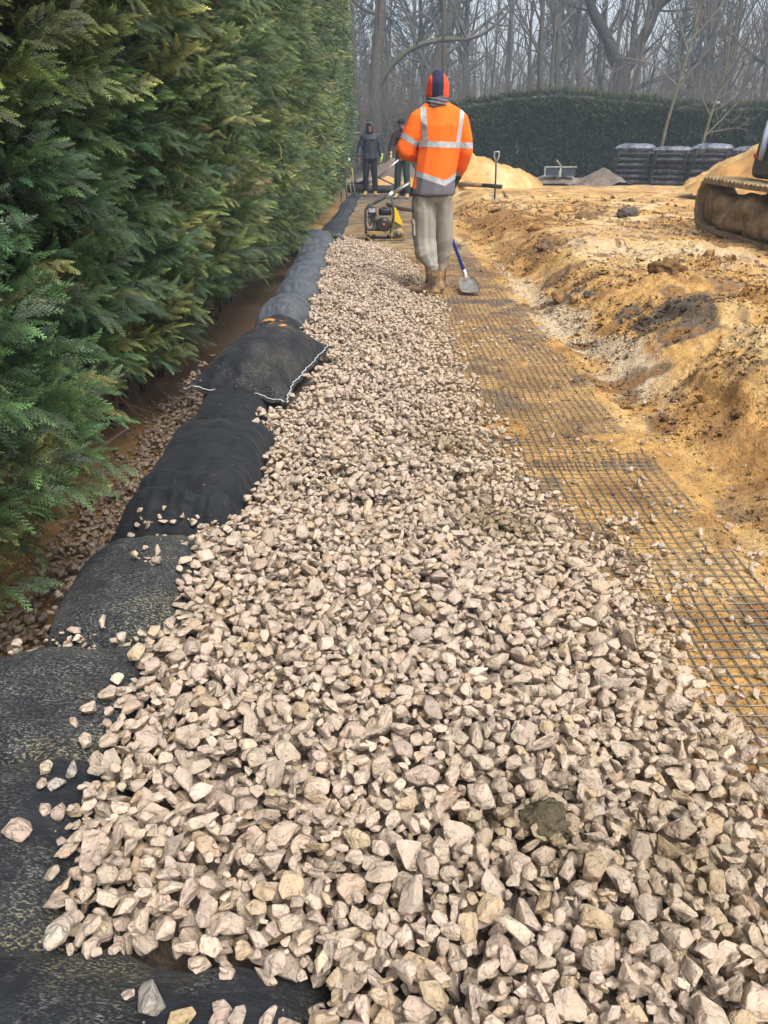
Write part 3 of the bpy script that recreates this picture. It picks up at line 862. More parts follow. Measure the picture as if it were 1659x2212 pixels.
geogrid('middle sheet of square mesh running under the blue shovel and the orange-jacketed worker', .36, 1.22, 3.12, 7.2, .040, 2, .008)
geogrid('far sheet of mesh under and beyond the plate compactor', -.70, 1.16, 7.05, 16.0, .042, 3, .005, .0021)
geogrid('farthest sheet of mesh under the feet of the two distant men', -.75, 1.3, 15.8, 24.2, .06, 4, .006, .003)
# ---------------------------------------------------------------- foliage
def leaf_mat(name, rough=0.55, sheen=0.0):
    m, nt, p = new_mat(name, rough, 0.5)
    a = nd(nt, "ShaderNodeAttribute", attribute_name="Col")
    tc = nd(nt, "ShaderNodeTexCoord").outputs['Object']
    n = noise_node(nt, 14, 4, .6, tc)
    r_ = ramp(nt, n.outputs[0], [(.3, (.7, .7, .7)), (.7, (1.3, 1.3, 1.3))])
    c = mixc(nt, 1.0, a.outputs['Color'], r_.outputs[0], 'MULTIPLY')
    nt.links.new(c, p.inputs['Base Color'])
    tr_ = nd(nt, "ShaderNodeBsdfTranslucent")
    nt.links.new(c, tr_.inputs[0])
    mx = nd(nt, "ShaderNodeMixShader"); mx.inputs[0].default_value = .22
    out = nt.nodes["Material Output"]
    nt.links.new(p.outputs[0], mx.inputs[1]); nt.links.new(tr_.outputs[0], mx.inputs[2]); nt.links.new(mx.outputs[0], out.inputs[0])
    return m
M['leaf'] = leaf_mat('conifer_spray')
M['bark'] = simple('grey_bark', (0.085, 0.075, 0.062), .9, .2, 0, .35, 9, .5, 40, dirt=(.06, .075, .03), dirt_amt=.35)
M['twig'] = simple('bare_twigs', (0.092, 0.086, 0.078), .9, .2, 0, .3, 3)
M['moss'] = simple('green_moss', (0.085, 0.10, 0.025), .95, .1, 0, .4, 14, .8, 50)
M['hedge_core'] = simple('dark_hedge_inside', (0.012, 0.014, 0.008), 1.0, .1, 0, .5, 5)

def spray(level, seed, L=1.0):
    """flat fern-like conifer spray along +X in the XY plane, tip drooping; unit length"""
    r = random.Random(seed)
    V, F3, F4 = [], [], []
    droop = r.uniform(.3, .85); bend = r.uniform(-.18, .18)
    def P(s, off=0.0):
        return np.array((s * (1 - .12 * s * droop), bend * s * s + off, -.42 * droop * s * s))
    def kite(a, b, w, sag=0.0):
        d = b - a; n = np.array((-d[1], d[0], 0)); n = n / (np.linalg.norm(n) + 1e-9)
        mid = a + d * .4
        i = len(V); V.extend([a, mid + n * w, b, mid - n * w]); F4.append((i, i + 1, i + 2, i + 3))
    n = {3: 7, 2: 6, 1: 4}[level]
    segs = 4 if level == 3 else 2
    for k in range(segs):
        kite(P(k / segs), P((k + 1.15) / segs), .014 if level > 1 else .05)
    for i in range(n):
        s = .08 + .86 * (i + .5) / n
        for sd_ in (-1, 1):
            s2 = s + (.03 if sd_ > 0 else -.03)
            l = (.25 * (1 - s2) ** .8 + .05) * r.uniform(.8, 1.15)
            ang = rad(r.uniform(32, 46)) * sd_
            a = P(s2)
            e = a + np.array((math.cos(ang) * l, math.sin(ang) * l + bend * 2 * s * l, -droop * l * (.35 + s * .5)))
            if level == 3:
                mid = (a + e) / 2 + np.array((0, 0, .03 * l))
                kite(a, mid, .018); kite(mid * .9 + a * .1, e, .015)
                for j in range(2):
                    q = a + (e - a) * (.30 + .33 * j)
                    for s3 in (-1, 1):
                        l3 = l * (.36 - .08 * j); an = ang + rad(36) * s3
                        t = q + np.array((math.cos(an) * l3, math.sin(an) * l3, -.2 * l3))
                        d = t - q; nn = np.array((-d[1], d[0], 0)) / (np.linalg.norm(d) + 1e-9) * .013
                        m_ = q + d * .45
                        ii = len(V); V.extend([q, m_ + nn, t, m_ - nn]); F4.append((ii, ii + 1, ii + 2, ii + 3))
            elif level == 2:
                kite(a, e, .020)
            else:
                kite(a, e, .042)
    return np.array(V), np.array(F4)
SPR = {lv: [spray(lv, 50 + s) for s in range(6)] for lv in (1, 2, 3)}

def place_sprays(lv, P, D, N, S, C_, r):
    """P,D,N (n,3) origin, direction, plane normal; S size; C_ colours"""
    D = D / np.linalg.norm(D, axis=1)[:, None]
    Yv = np.cross(N, D); Yv /= np.linalg.norm(Yv, axis=1)[:, None] + 1e-9
    Zv = np.cross(D, Yv)
    R = np.stack([D, Yv, Zv], -1)
    which = r.integers(0, 6, len(P))
    VV, FF, CC = [], [], []; off = 0
    for k in range(6):
        m_ = np.where(which == k)[0]
        if not len(m_): continue
        V, F = SPR[lv][k]
        W = np.einsum('nij,vj->nvi', R[m_], V) * S[m_][:, None, None] + P[m_][:, None, :]
        n, v = W.shape[:2]
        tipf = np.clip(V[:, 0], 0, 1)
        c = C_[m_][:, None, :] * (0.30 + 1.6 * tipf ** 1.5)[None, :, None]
        VV.append(W.reshape(-1, 3)); FF.append((F[None] + (np.arange(n) * v)[:, None, None]).reshape(-1, 4) + off); CC.append(c.reshape(-1, 3)); off += n * v
    return np.concatenate(VV), np.concatenate(FF), np.concatenate(CC)

G1 = np.array((.044, .086, .024)); G2 = np.array((.115, .145, .038)); G3 = np.array((.036, .084, .036)); G4 = np.array((.27, .26, .085)); G0 = np.array((.014, .032, .014)); BR = np.array((.10, .045, .018))
def face_x(y, z):
    """where the clipped face of the tall hedge stands"""
    b = -1.30 + .30 * sstep(.05, .8, z) - .05 * sstep(2.0, 5, z)
    b = b + .24 * fbm(y * .85, z * .55, 3, 500) + .13 * fbm(y * 3.1, z * 2.1, 2, 505)
    b = b + .07 * sstep(3.8, 5.2, y) * (1 - sstep(11, 16, y)) * (1 - sstep(.5, 1.6, z))
    b = b + .16 * (1 - sstep(2.1, 2.7, y)) * (1 - sstep(.35, .9, z))
    far = sstep(6, 11, y)
    b = b + (.20 + far * .12) * (np.abs(np.sin(y * math.pi / 1.15 + .6 * vnoise(y * .7, z * .4, 508))) - .5) - .10 * sstep(10, 26, y)
    return b
def hedge_branches(r, n, y0, y1, z0, z1, lv, nb, bl, sl, root_cut=True, depth=.34):
    y = r.uniform(y0, y1, n); z = z0 + (z1 - z0) * r.random(n)
    x = face_x(y, z) - r.random(n) ** 1.3 * depth - bl * .55
    # lift the skirt of the hedge between y 2.9 and 3.8 so the trench shows
    keep = z > (.12 + .30 * np.exp(-((y - 3.05) / .55) ** 2) + .18 * np.exp(-((y - 2.5) / .25) ** 2)) * (y > 1.9) * 1.0
    y, z, x = y[keep], z[keep], x[keep]; n = len(y)
    d = np.stack([np.full(n, .85), r.normal(0, .42, n) - .18, r.normal(.80, .38, n)], -1)
    d /= np.linalg.norm(d, axis=1)[:, None]
    up = np.stack([r.normal(.35, .35, n), r.normal(-.45, .45, n), np.ones(n) * .9], -1)
    side = np.cross(up, d); side /= np.linalg.norm(side, axis=1)[:, None]
    nrm = np.cross(d, side)
    hue = fbm(y * 1.1, z * 1.1, 3, 510); h2 = r.random(n)
    c = lerp(np.broadcast_to(G1, (n, 3)), G2, sstep(-.05, .35, hue + .4 * (h2 - .5)))
    c = lerp(c, G3, (h2 < .13) * .9); c = lerp(c, G4, (h2 > .90) * .8); c = lerp(c, BR, ((h2 > .42) & (h2 < .434)) * .9)
    c = lerp(c, G3 * 1.2, np.exp(-((y - 2.1) / .35) ** 2 - ((z - 1.05) / .25) ** 2) * .8)
    c = c * np.exp(r.normal(0, .28, n))[:, None]
    Ps, Ds, Ns, Ss, Cs = [], [], [], [], []
    B = np.stack([x, y, z], -1)
    for k in range(nb):
        t = (k + .6) / nb
        sgn = (-1) ** k
        spread = rad(48) * (1 - t * .75) * sgn
        pos = B + d * (bl * t) + np.array((0, 0, -1.0)) * (bl * .28 * t * t)
        dd = d * math.cos(spread) + side * math.sin(spread) + np.array((0, 0, -1.0)) * (.65 * t) + r.normal(0, .13, (n, 3))
        nn = nrm + r.normal(0, .22, (n, 3))
        Ps.append(pos); Ds.append(dd); Ns.append(nn)
        Ss.append(sl * (1.1 - .35 * t) * r.uniform(.75, 1.2, n)); Cs.append(c * np.exp(r.normal(0, .30, n))[:, None])
    return place_sprays(lv, np.concatenate(Ps), np.concatenate(Ds), np.concatenate(Ns), np.concatenate(Ss), np.concatenate(Cs), r)

r = np.random.default_rng(21)
parts_ = [hedge_branches(r, 1250, 1.2, 3.9, .0, 2.7, 3, 12, .26, .112),
          hedge_branches(r, 1100, 3.7, 6.0, .0, 3.1, 3, 11, .27, .118),
          hedge_branches(r, 3600, 5.8, 12, .0, 3.6, 2, 9, .28, .145),
          hedge_branches(r, 9500, 11.8, 27.8, .0, 5.4, 1, 7, .27, .145)]
VV, FF, CC = [], [], []; off = 0
for V, F, c in parts_:
    VV.append(V); FF.append(F + off); CC.append(c); off += len(V)
hedge = empty('conifer_hedge', (-1.6, 1.0, 0), 0, 'tall dense conifer hedge with feathery green sprays beside the black bags', 'hedge')
def child_world(o, par):
    o.parent = par
    o.matrix_parent_inverse = Matrix.Translation(par.location).inverted() if par.rotation_euler.z == 0 else (Matrix.Translation(par.location) @ Matrix.Rotation(par.rotation_euler.z, 4, 'Z')).inverted()
    return o
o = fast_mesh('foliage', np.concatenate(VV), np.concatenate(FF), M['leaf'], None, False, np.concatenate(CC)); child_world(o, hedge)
# dark body added inside the hedge to block light through its gaps
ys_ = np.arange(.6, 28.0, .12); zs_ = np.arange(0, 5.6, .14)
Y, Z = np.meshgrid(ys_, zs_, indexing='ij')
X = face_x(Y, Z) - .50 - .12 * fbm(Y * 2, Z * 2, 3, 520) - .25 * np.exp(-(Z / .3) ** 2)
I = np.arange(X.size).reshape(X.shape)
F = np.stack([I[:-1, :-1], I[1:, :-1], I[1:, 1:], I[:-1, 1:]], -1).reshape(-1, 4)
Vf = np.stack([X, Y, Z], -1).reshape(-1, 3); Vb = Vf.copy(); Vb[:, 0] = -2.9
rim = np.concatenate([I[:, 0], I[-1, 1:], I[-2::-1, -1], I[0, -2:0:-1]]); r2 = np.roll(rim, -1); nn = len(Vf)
o = fast_mesh('light_blocking_core', np.concatenate([Vf, Vb]), [F, F[:, ::-1] + nn, np.stack([rim, rim + nn, r2 + nn, r2], -1)], M['hedge_core'], None, True); child_world(o, hedge)
# brown stems and dead twigs at the foot of the hedge
bm = bmesh.new(); rr = random.Random(3)
for k in range(60):
    y = 2.1 + 5.5 * rr.random() ** 1.3; x = -1.5 + rr.uniform(-.08, .08)
    p0 = Vector((x, y, -.05)); p1 = p0 + Vector((rr.uniform(.0, .15), rr.uniform(-.1, .1), rr.uniform(.3, .6)))
    rr_ = rr.uniform(.006, .022)
    tube_bm(bm, [p0, p0.lerp(p1, .5) + Vector((rr.uniform(-.03, .03), rr.uniform(-.03, .03), 0)), p1], [rr_, rr_ * .8, rr_ * .5], 6)
for k in range(330):
    y = 1.9 + 4.5 * rr.random() ** 1.4; x = -1.42 + rr.uniform(-.1, .06)
    p0 = Vector((x, y, rr.uniform(.12, .5))); d = Vector((rr.uniform(.05, .32), rr.uniform(-.28, .1), rr.uniform(-.4, .05)))
    q = rr.uniform(.0012, .0032)
    tube_bm(bm, [p0, p0 + d * .5 + Vector((0, 0, .03)), p0 + d], [q, q * .8, q * .3], 4, False)
o = bm_obj('stems', bm, simple('brown_stems', (.11, .065, .04), .9, .2, 0, .4, 8)); child_world(o, hedge)
tag(tube_obj('bamboo_cane', [(-1.40, 2.55, .02), (-1.28, 2.95, .10), (-1.16, 3.3, .135)], [.011, .010, .008], simple('old_brown_cane', (.10, .065, .035), .8)), 'brown stick lying at the foot of the tall hedge above the sand trench', 'stick')

# clipped hedge at the back of the yard
def back_hedge(label, ax, ay, bx, by, h, dep, seed, n, off_z=.1):
    L = math.hypot(bx - ax, by - ay); ux, uy = (bx - ax) / L, (by - ay) / L; nx, ny = uy, -ux   # front normal (towards camera)
    root = empty('clipped_hedge', (ax, ay, off_z), 0, label, 'hedge')
    r = np.random.default_rng(seed)
    hh = lambda s: h * (1 + .05 * fbm(s * .3, s * 0 + seed, 3, 530) + (.20 * np.exp(-((s - 4.2) / 3.5) ** 2) - .06 if seed == 61 else 0)) + .07 * fbm(s * 2, s * 0 + 1.0, 2, 531)
    s = r.uniform(0, L, n); t = r.random(n)
    top = r.random(n) < .22
    z = np.where(top, hh(s), hh(s) * t)
    back = np.where(top, r.uniform(0, dep, n), .16 * fbm(s * 1.2, z * .9, 3, 533) + .05 - .1 * t)
    P = np.stack([ax + ux * s + nx * (-back), ay + uy * s + ny * (-back), z + off_z], -1)
    D = np.stack([nx + r.normal(0, .5, n), ny + r.normal(0, .5, n), r.normal(.5, .5, n) + top * 1.2], -1)
    N = r.normal(0, 1, (n, 3)); 
    hue = fbm(s * .7, z * .7, 3, 540)
    c = lerp(np.broadcast_to(np.array((.028, .058, .024)), (n, 3)), np.array((.070, .105, .034)), sstep(-.2, .4, hue + .3 * (r.random(n) - .5) + .5 * (t - .5)))
    c = lerp(c, np.array((.062, .072, .030)), top * .8)
    c = c * np.exp(r.normal(0, .3, n))[:, None]
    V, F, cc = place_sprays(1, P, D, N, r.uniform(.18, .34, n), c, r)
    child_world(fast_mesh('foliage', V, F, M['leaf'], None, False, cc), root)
    ss = np.linspace(0, L, int(L / .4)); zz = np.linspace(0, 1, 14)
    S_, Z_ = np.meshgrid(ss, zz, indexing='ij')
    bk = .12 + .14 * fbm(S_ * 1.2, Z_ * 2, 3, 533)
    f = np.stack([ax + ux * S_ - nx * bk, ay + uy * S_ - ny * bk, hh(S_) * Z_ * .96 + off_z], -1)
    b = np.stack([ax + ux * S_ - nx * dep, ay + uy * S_ - ny * dep, hh(S_) * Z_ * .96 + off_z], -1)
    I = np.arange(S_.size).reshape(S_.shape); F = np.stack([I[:-1, :-1], I[1:, :-1], I[1:, 1:], I[:-1, 1:]], -1).reshape(-1, 4)
    rim = np.concatenate([I[:, 0], I[-1, 1:], I[-2::-1, -1], I[0, -2:0:-1]]); r2 = np.roll(rim, -1); nn = S_.size
    child_world(fast_mesh('light_blocking_core', np.concatenate([f.reshape(-1, 3), b.reshape(-1, 3)]), [F, F[:, ::-1] + nn, np.stack([rim, rim + nn, r2 + nn, r2], -1)], M['hedge_core'], None, True), root)  # dark body added behind the sprays to block light
back_hedge('dark green clipped hedge running across the back of the yard behind the sand heaps', 2.2, 33.5, 24, 27.5, 2.45, 1.6, 61, 17000, .15)
back_hedge('low dark hedge far behind the two distant men', -6, 41, 5.0, 41, 2.3, 1.5, 62, 3500, .1)

# ---------------------------------------------------------------- bare trees
def tube_arr(P, R, sides):
    """P (m,3) polyline, R (m,) radii -> verts, faces"""
    m_ = len(P)
    T = np.gradient(P, axis=0); T /= np.linalg.norm(T, axis=1)[:, None] + 1e-9
    ref = np.array((0.31, .52, .8)) if abs(T[0] @ np.array((0.31, .52, .8))) < .93 else np.array((1., 0, 0))
    A = np.cross(T, ref); A /= np.linalg.norm(A, axis=1)[:, None] + 1e-9
    B = np.cross(T, A)
    an = np.arange(sides) * 2 * math.pi / sides
    V = P[:, None, :] + R[:, None, None] * (A[:, None, :] * np.cos(an)[None, :, None] + B[:, None, :] * np.sin(an)[None, :, None])
    I = np.arange(m_ * sides).reshape(m_, sides); J = np.roll(I, -1, axis=1)
    F = np.stack([I[:-1], J[:-1], J[1:], I[1:]], -1).reshape(-1, 4)
    return V.reshape(-1, 3), F
class TB:
    def __init__(s): s.V, s.F, s.o = [], [], 0
    def add(s, P, R, sides):
        V, F = tube_arr(np.asarray(P, float), np.asarray(R, float), sides)
        s.V.append(V); s.F.append(F + s.o); s.o += len(V)
    def mesh(s, name, mat):
        me_o = fast_mesh(name, np.concatenate(s.V), np.concatenate(s.F), mat)
        return me_o
def grow(r, p, d, L, n, wig, up, r0, r1):
    P = [np.array(p, float)]; d = np.array(d, float) / np.linalg.norm(d)
    for i in range(n):
        d = d + r.normal(0, wig, 3) + np.array((0, 0, up)); d /= np.linalg.norm(d)
        P.append(P[-1] + d * L / n)
    return np.array(P), np.linspace(r0, r1, n + 1)
def bare_tree(seed, H, R, lean=(0, 0), first=.3, nm=18, spread=.9, up=.10, twig=1.0, sub=6, fork=None, wig=.05):
    r = np.random.default_rng(seed)
    tb, cb = TB(), TB()
    P, Q = grow(r, (0, 0, -.1), (lean[0], lean[1], 1), H, 10, wig, .03, R, R * .22)
    Q[0] *= 1.35
    tb.add(P, Q, 9)
    def at(P, Q, t):
        f = t * (len(P) - 1); i = min(int(f), len(P) - 2); k = f - i
        return P[i] * (1 - k) + P[i + 1] * k, Q[i] * (1 - k) + Q[i + 1] * k, P[i + 1] - P[i]
    def branch(p, d, L, rr_, lvl):
        n = 5 if lvl == 0 else 4 if lvl == 1 else 3
        Pb, Qb = grow(r, p, d, L, n, .16 if lvl < 2 else .2, up, rr_, max(rr_ * .25, .003))
        cb.add(Pb, Qb, 6 if lvl == 0 else 4 if lvl == 1 else 3)
        if lvl >= 2 + (twig > 1.2): return
        k = int(sub * (1.0 if lvl == 0 else .8) * (1 if lvl < 2 else .6))
        for j in range(k):
            t = .2 + .78 * (j + r.random()) / k
            q, qr, qd = at(Pb, Qb, min(t, .99))
            qd = qd / np.linalg.norm(qd)
            s = np.cross(qd, r.normal(size=3)); s /= np.linalg.norm(s) + 1e-9
            branch(q, qd * .75 + s * .75, L * r.uniform(.32, .55) * (1.1 - .5 * t), max(qr * .6, .0035), lvl + 1)
    az = r.random() * 6.28
    for i in range(nm):
        t = first + (1 - first) * (i + r.random() * .6) / nm
        q, qr, qd = at(P, Q, min(t, .99))
        az += 2.4 + r.normal() * .3
        d = np.array((math.cos(az) * spread, math.sin(az) * spread, .55 + .8 * t))
        L = H * r.uniform(.22, .36) * (1.15 - .6 * t)
        branch(q, d, L, qr * .5, 0)
    return tb, cb
PROTO = []
specs = [dict(H=13, R=.16, first=.35, nm=16, spread=.6, up=.14), dict(H=15, R=.20, first=.25, nm=20, spread=.9, up=.10), dict(H=12, R=.11, first=.2, nm=16, spread=.5, up=.2, lean=(.05, .02)),
         dict(H=16, R=.26, first=.28, nm=20, spread=1.1, up=.06, wig=.08), dict(H=11, R=.085, first=.15, nm=14, spread=.55, up=.22, lean=(-.06, 0)), dict(H=14, R=.13, first=.4, nm=14, spread=.6, up=.12, lean=(.03, .03)),
         dict(H=17, R=.30, first=.22, nm=20, spread=1.2, up=.05, wig=.09)]
tree_labels = ['straight grey bare tree in the hazy wood beyond the clipped hedge', 'bare tree with spreading boughs in the hazy wood beyond the hedge', 'thin bare tree leaning slightly in the wood beyond the hedge', 'broad bare oak-like tree in the hazy wood beyond the hedge', 'slim pole-like bare sapling with upswept twigs in the wood', 'tall bare tree with a clear lower trunk in the hazy wood', 'large old bare tree with crooked limbs in the hazy wood']
for i, s in enumerate(specs):
    tb, cb = bare_tree(700 + i, **s)
    t = empty('bare_tree', (0, 0, 0), 0, tree_labels[i], 'tree', 'bare trees of the wood: kind ' + 'abcdefg'[i])
    t['group'] = ['straight bare trees of the wood', 'spreading bare trees of the wood', 'thin leaning trees of the wood', 'broad bare trees of the wood', 'slim poles of the wood', 'tall clear-stemmed trees of the wood', 'old crooked trees of the wood'][i]
    a = tb.mesh('trunk', M['bark']); a.parent = t
    b = cb.mesh('crown', M['twig']); b.parent = t
    PROTO.append((t, [a, b]))
def copy_tree(k, x, y, sc, rz, first):
    t, ch = PROTO[k]
    if first: n = t
    else:
        n = t.copy(); C.collection.objects.link(n)
        for c in ch:
            d = c.copy(); C.collection.objects.link(d); d.parent = n
    n.location = (x, y, 0.05); n.rotation_euler = (0, 0, rz); n.scale = (sc, sc, sc)
r = np.random.default_rng(77)
used = set(); spots = []
for row, (y0, y1, n) in enumerate(((37, 43, 10), (43, 52, 13), (52, 64, 16), (64, 80, 18))):
    for i in range(n):
        y = r.uniform(y0, y1); x = (-.06 + .60 * (i + r.random()) / n) * (y + 2) 
        k = int(r.choice(7, p=[.12, .26, .12, .18, .14, .08, .10]))
        if row == 0: k = int(r.choice([2, 4, 5, 0]))
        first = k not in used; used.add(k)
        copy_tree(k, x, y, r.uniform(.85, 1.25), r.uniform(0, 6.28), first)

# evergreens in the wood
def fir(label, x, y, h, wd, seed, col):
    root = empty('evergreen_tree', (x, y, 0), 0, label, 'tree')
    r = np.random.default_rng(seed); n = 2600
    t = r.random(n) ** .8; z = h * (.12 + .86 * t); rad_ = wd * (1 - t) ** .8 * (.75 + .4 * fbm(t * 9, t * 0 + seed, 2, 550)) * np.sqrt(r.uniform(.35, 1, n)); a = r.uniform(0, 6.283, n)
    P = np.stack([x + rad_ * np.cos(a), y + rad_ * np.sin(a), z], -1)
    D = np.stack([np.cos(a), np.sin(a), r.normal(-.15, .3, n)], -1)
    c = np.array(col) * np.exp(r.normal(0, .3, n))[:, None]
    V, F, cc = place_sprays(1, P, D, np.stack([r.normal(0, .3, n), r.normal(0, .3, n), np.ones(n)], -1), r.uniform(.45, .9, n), c, r)
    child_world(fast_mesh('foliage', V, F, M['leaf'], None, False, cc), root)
    bm = bmesh.new(); tube_bm(bm, [(x, y, 0), (x, y, h * .9)], [.22, .04], 8); child_world(bm_obj('trunk', bm, M['bark']), root)
fir('dark evergreen high in the wood, between the forked oak and the saplings', 20.5, 58, 15, 3.4, 1, (.02, .045, .03))
fir('dark blue-green evergreen behind the mossy branch', 4.0, 60, 16, 3.2, 2, (.02, .045, .033))
fir('evergreen at the far end of the tall hedge, behind the left big trunk', -.2, 56, 15, 3.0, 3, (.022, .045, .03))
fir('evergreen tree above the lamp at the far right of the wood', 29.5, 60, 14, 3.4, 4, (.02, .042, .026))
fir('narrow evergreen tree left of the forked oak', 12.2, 62, 15, 2.6, 5, (.02, .04, .028))
# far wood reading as one mass, and brush at its foot
tb = TB(); r = np.random.default_rng(5)
for i in range(150):
    y = r.uniform(80, 115); x = r.uniform(-.08, .58) * (y + 4)
    H = r.uniform(8, 20); P, Q = grow(r, (x, y, -.2), (r.normal(0, .08), 0, 1), H, 4, .04, .0, r.uniform(.07, .24), .02)
    tb.add(P, Q, 3)
    for _ in range(6):
        k = r.integers(1, 4); Pb, Qb = grow(r, P[k], (r.normal(0, .6), r.normal(0, .3), .9), H * .3, 3, .12, .1, .05, .01); tb.add(Pb, Qb, 3)
tag(tb.mesh('far_woods', M['twig']), 'hazy grey mass of bare stems at the back of the wood', None, None, 'stuff')
tb = TB()
for i in range(3000):
    y = r.uniform(34.5, 50); x = r.uniform(-.05, .58) * (y + 2)
    H = r.uniform(1.5, 4.6) * (1 if y < 42 else 1.4); P, Q = grow(r, (x, y, 0), (r.normal(0, .22), r.normal(0, .15), 1), H, 4, .07, .06, .016, .005)
    tb.add(P, Q, 3)
    for _ in range(3):
        k = r.integers(1, 4); Pb, Qb = grow(r, P[k], (r.normal(0, .5), r.normal(0, .4), 1), H * .4, 3, .1, .12, .008, .003); tb.add(Pb, Qb, 3)
tag(tb.mesh('undergrowth', simple('brush_stems', (.125, .112, .095), .9, .2, 0, .3, .6)), 'dense upright brush and young stems behind the clipped hedge', None, None, 'stuff')

# individual trees one can point at
def special_tree(name, label, loc, polys, twig_seed, nsub=7, mats=('bark', 'twig'), moss=(), sub_len=.4, twr=.02, cat='tree'):
    root = empty(name, loc, 0, label, cat)
    r = np.random.default_rng(twig_seed)
    tb, cb = TB(), TB()
    def sm(P, n=14):
        P = np.array(P, float); t = np.linspace(0, len(P) - 1, n)
        # Catmull-Rom
        out = []
        for q in t:
            i = min(int(q), len(P) - 2); f = q - i
            p0 = P[max(i - 1, 0)]; p1 = P[i]; p2 = P[i + 1]; p3 = P[min(i + 2, len(P) - 1)]
            out.append(.5 * ((2 * p1) + (-p0 + p2) * f + (2 * p0 - 5 * p1 + 4 * p2 - p3) * f * f + (-p0 + 3 * p1 - 3 * p2 + p3) * f ** 3))
        return np.array(out)
    mossb = TB()
    for k, (P, r0, r1) in enumerate(polys):
        S = sm(P); Q = np.linspace(r0, r1, len(S)) * (1 + .06 * r.normal(size=len(S)))
        (tb if k == 0 else cb).add(S, Q, 10 if k == 0 else 8)
        if k in moss:
            S2 = S.copy(); S2[:, 2] += Q * .38; mossb.add(S2[1:-1], Q[1:-1] * .88, 8)
        L = np.linalg.norm(S[-1] - S[0])
        start = .45 if k == 0 else .25
        for j in range(nsub if k else nsub // 2):
            i = int((start + (1 - start) * (j + r.random()) / nsub) * (len(S) - 1)); i = min(i, len(S) - 2)
            d = S[i + 1] - S[i]; d /= np.linalg.norm(d); s = np.cross(d, r.normal(size=3)); s /= np.linalg.norm(s)
            L1 = max(L * sub_len, .3) * r.uniform(.6, 1.1)
            Pb, Qb = grow(r, S[i], d * .6 + s * .8, L1, 5, .17, .05, min(Q[i] * .45, twr * 2.2), twr * .5); cb.add(Pb, Qb, 5)
            for _ in range(5):
                ii = r.integers(1, 5); Pc, Qc = grow(r, Pb[ii], (Pb[ii] - Pb[ii - 1]) / np.linalg.norm(Pb[ii] - Pb[ii - 1]) + r.normal(0, .5, 3), L1 * .5, 4, .15, .05, twr * .5, twr * .2); cb.add(Pc, Qc, 4)
                for _ in range(3):
                    i3 = r.integers(1, 4); Pd, Qd = grow(r, Pc[i3], (Pc[i3] - Pc[i3 - 1]) / np.linalg.norm(Pc[i3] - Pc[i3 - 1]) + r.normal(0, .5, 3), L1 * .28, 3, .15, .05, twr * .25, twr * .12); cb.add(Pd, Qd, 3)
    tb.mesh('trunk', M[mats[0]]).parent = root
    cb.mesh('crown', M[mats[1]]).parent = root
    if moss: mossb.mesh('moss', M['moss']).parent = root
    return root
M['dark_bark'] = simple('dark_oak_bark', (0.038, 0.034, 0.028), .9, .2, 0, .35, 9, .5, 40)
M['dark_twig'] = simple('dark_oak_limbs', (0.042, 0.037, 0.032), .9, .2, 0, .3, 3)
special_tree('mossy_branched_tree', 'tall bare tree whose mossy green bough reaches right above the orange worker', (-.38, 38, .1),
   [([(0, 0, -.2), (.0, 0, 2.5), (.1, 0, 5.0), (.35, 0, 7.5), (.5, 0, 11)], .30, .16),
    ([(.05, 0, 3.1), (.55, -.3, 4.0), (1.5, -.6, 4.75), (2.6, -.8, 5.05), (3.8, -.9, 5.1)], .115, .08),
    ([(3.8, -.9, 5.1), (4.5, -1, 5.3), (5.4, -1, 6.0), (6.0, -1, 6.9)], .08, .03),
    ([(3.8, -.9, 5.1), (3.5, -1, 5.6), (3.0, -1, 6.5), (2.2, -1, 7.0)], .07, .03),
    ([(3.6, -.9, 5.1), (3.45, -1, 6.3), (3.9, -1, 7.4), (4.3, -1, 8.6)], .06, .03),
    ([(.1, 0, 6.1), (-.6, -.2, 6.3), (-1.2, -.4, 6.8), (-1.9, -.4, 7.0)], .09, .03)], 5, 4, moss=(1,), sub_len=.28, twr=.016)
special_tree('forked_oak', 'big bare oak with a thick trunk forking in a V above the hedge', (12.55, 47, .1),
   [([(0, 0, -.2), (-.1, 0, 2.0), (.0, 0, 3.6), (.05, 0, 5.2)], .62, .50),
    ([(.0, 0, 4.6), (-.9, 0, 6.2), (-1.9, 0, 7.6), (-2.3, 0, 9.2), (-3.3, 0, 12)], .34, .15),
    ([(.1, 0, 4.6), (1.1, 0, 6.4), (1.6, 0, 7.6), (2.8, 0, 8.5), (4.2, 0, 10)], .34, .14),
    ([(1.5, 0, 7.2), (1.3, 0, 8.8), (1.9, 0, 11)], .2, .08),
    ([(.05, 0, 3.4), (1.4, -.5, 4.1), (2.6, -.7, 4.5), (4.0, -.8, 5.2)], .15, .05),
    ([(-.2, 0, 2.8), (-1.0, 0, 4.0), (-1.2, 0, 6.0), (-1.1, 0, 7.5)], .18, .07)], 6, 8, ('dark_bark', 'dark_twig'), sub_len=.36, twr=.028)
special_tree('crooked_oak', 'crooked bare oak with mossy low boughs at the right edge above the lamp', (20.3, 44, .1),
   [([(0, 0, -.2), (-.2, 0, 2.0), (-.3, 0, 4.0), (.1, 0, 6.0), (1.0, 0, 8.5)], .38, .2),
    ([(-.3, 0, 3.6), (-1.0, 0, 4.6), (-2.2, 0, 5.2), (-3.6, 0, 6.2)], .16, .06),
    ([(-.2, 0, 3.1), (1.0, 0, 4.1), (2.2, 0, 4.3), (3.5, 0, 4.0)], .18, .07),
    ([(.1, 0, 5.2), (1.4, 0, 6.6), (2.6, 0, 7.2), (4.0, 0, 8.6)], .17, .06),
    ([(-.3, 0, 5), (-1.2, 0, 6.6), (-1.6, 0, 8.6), (-2.4, 0, 10)], .15, .06)], 7, 9, sub_len=.4, twr=.022, moss=(2,))
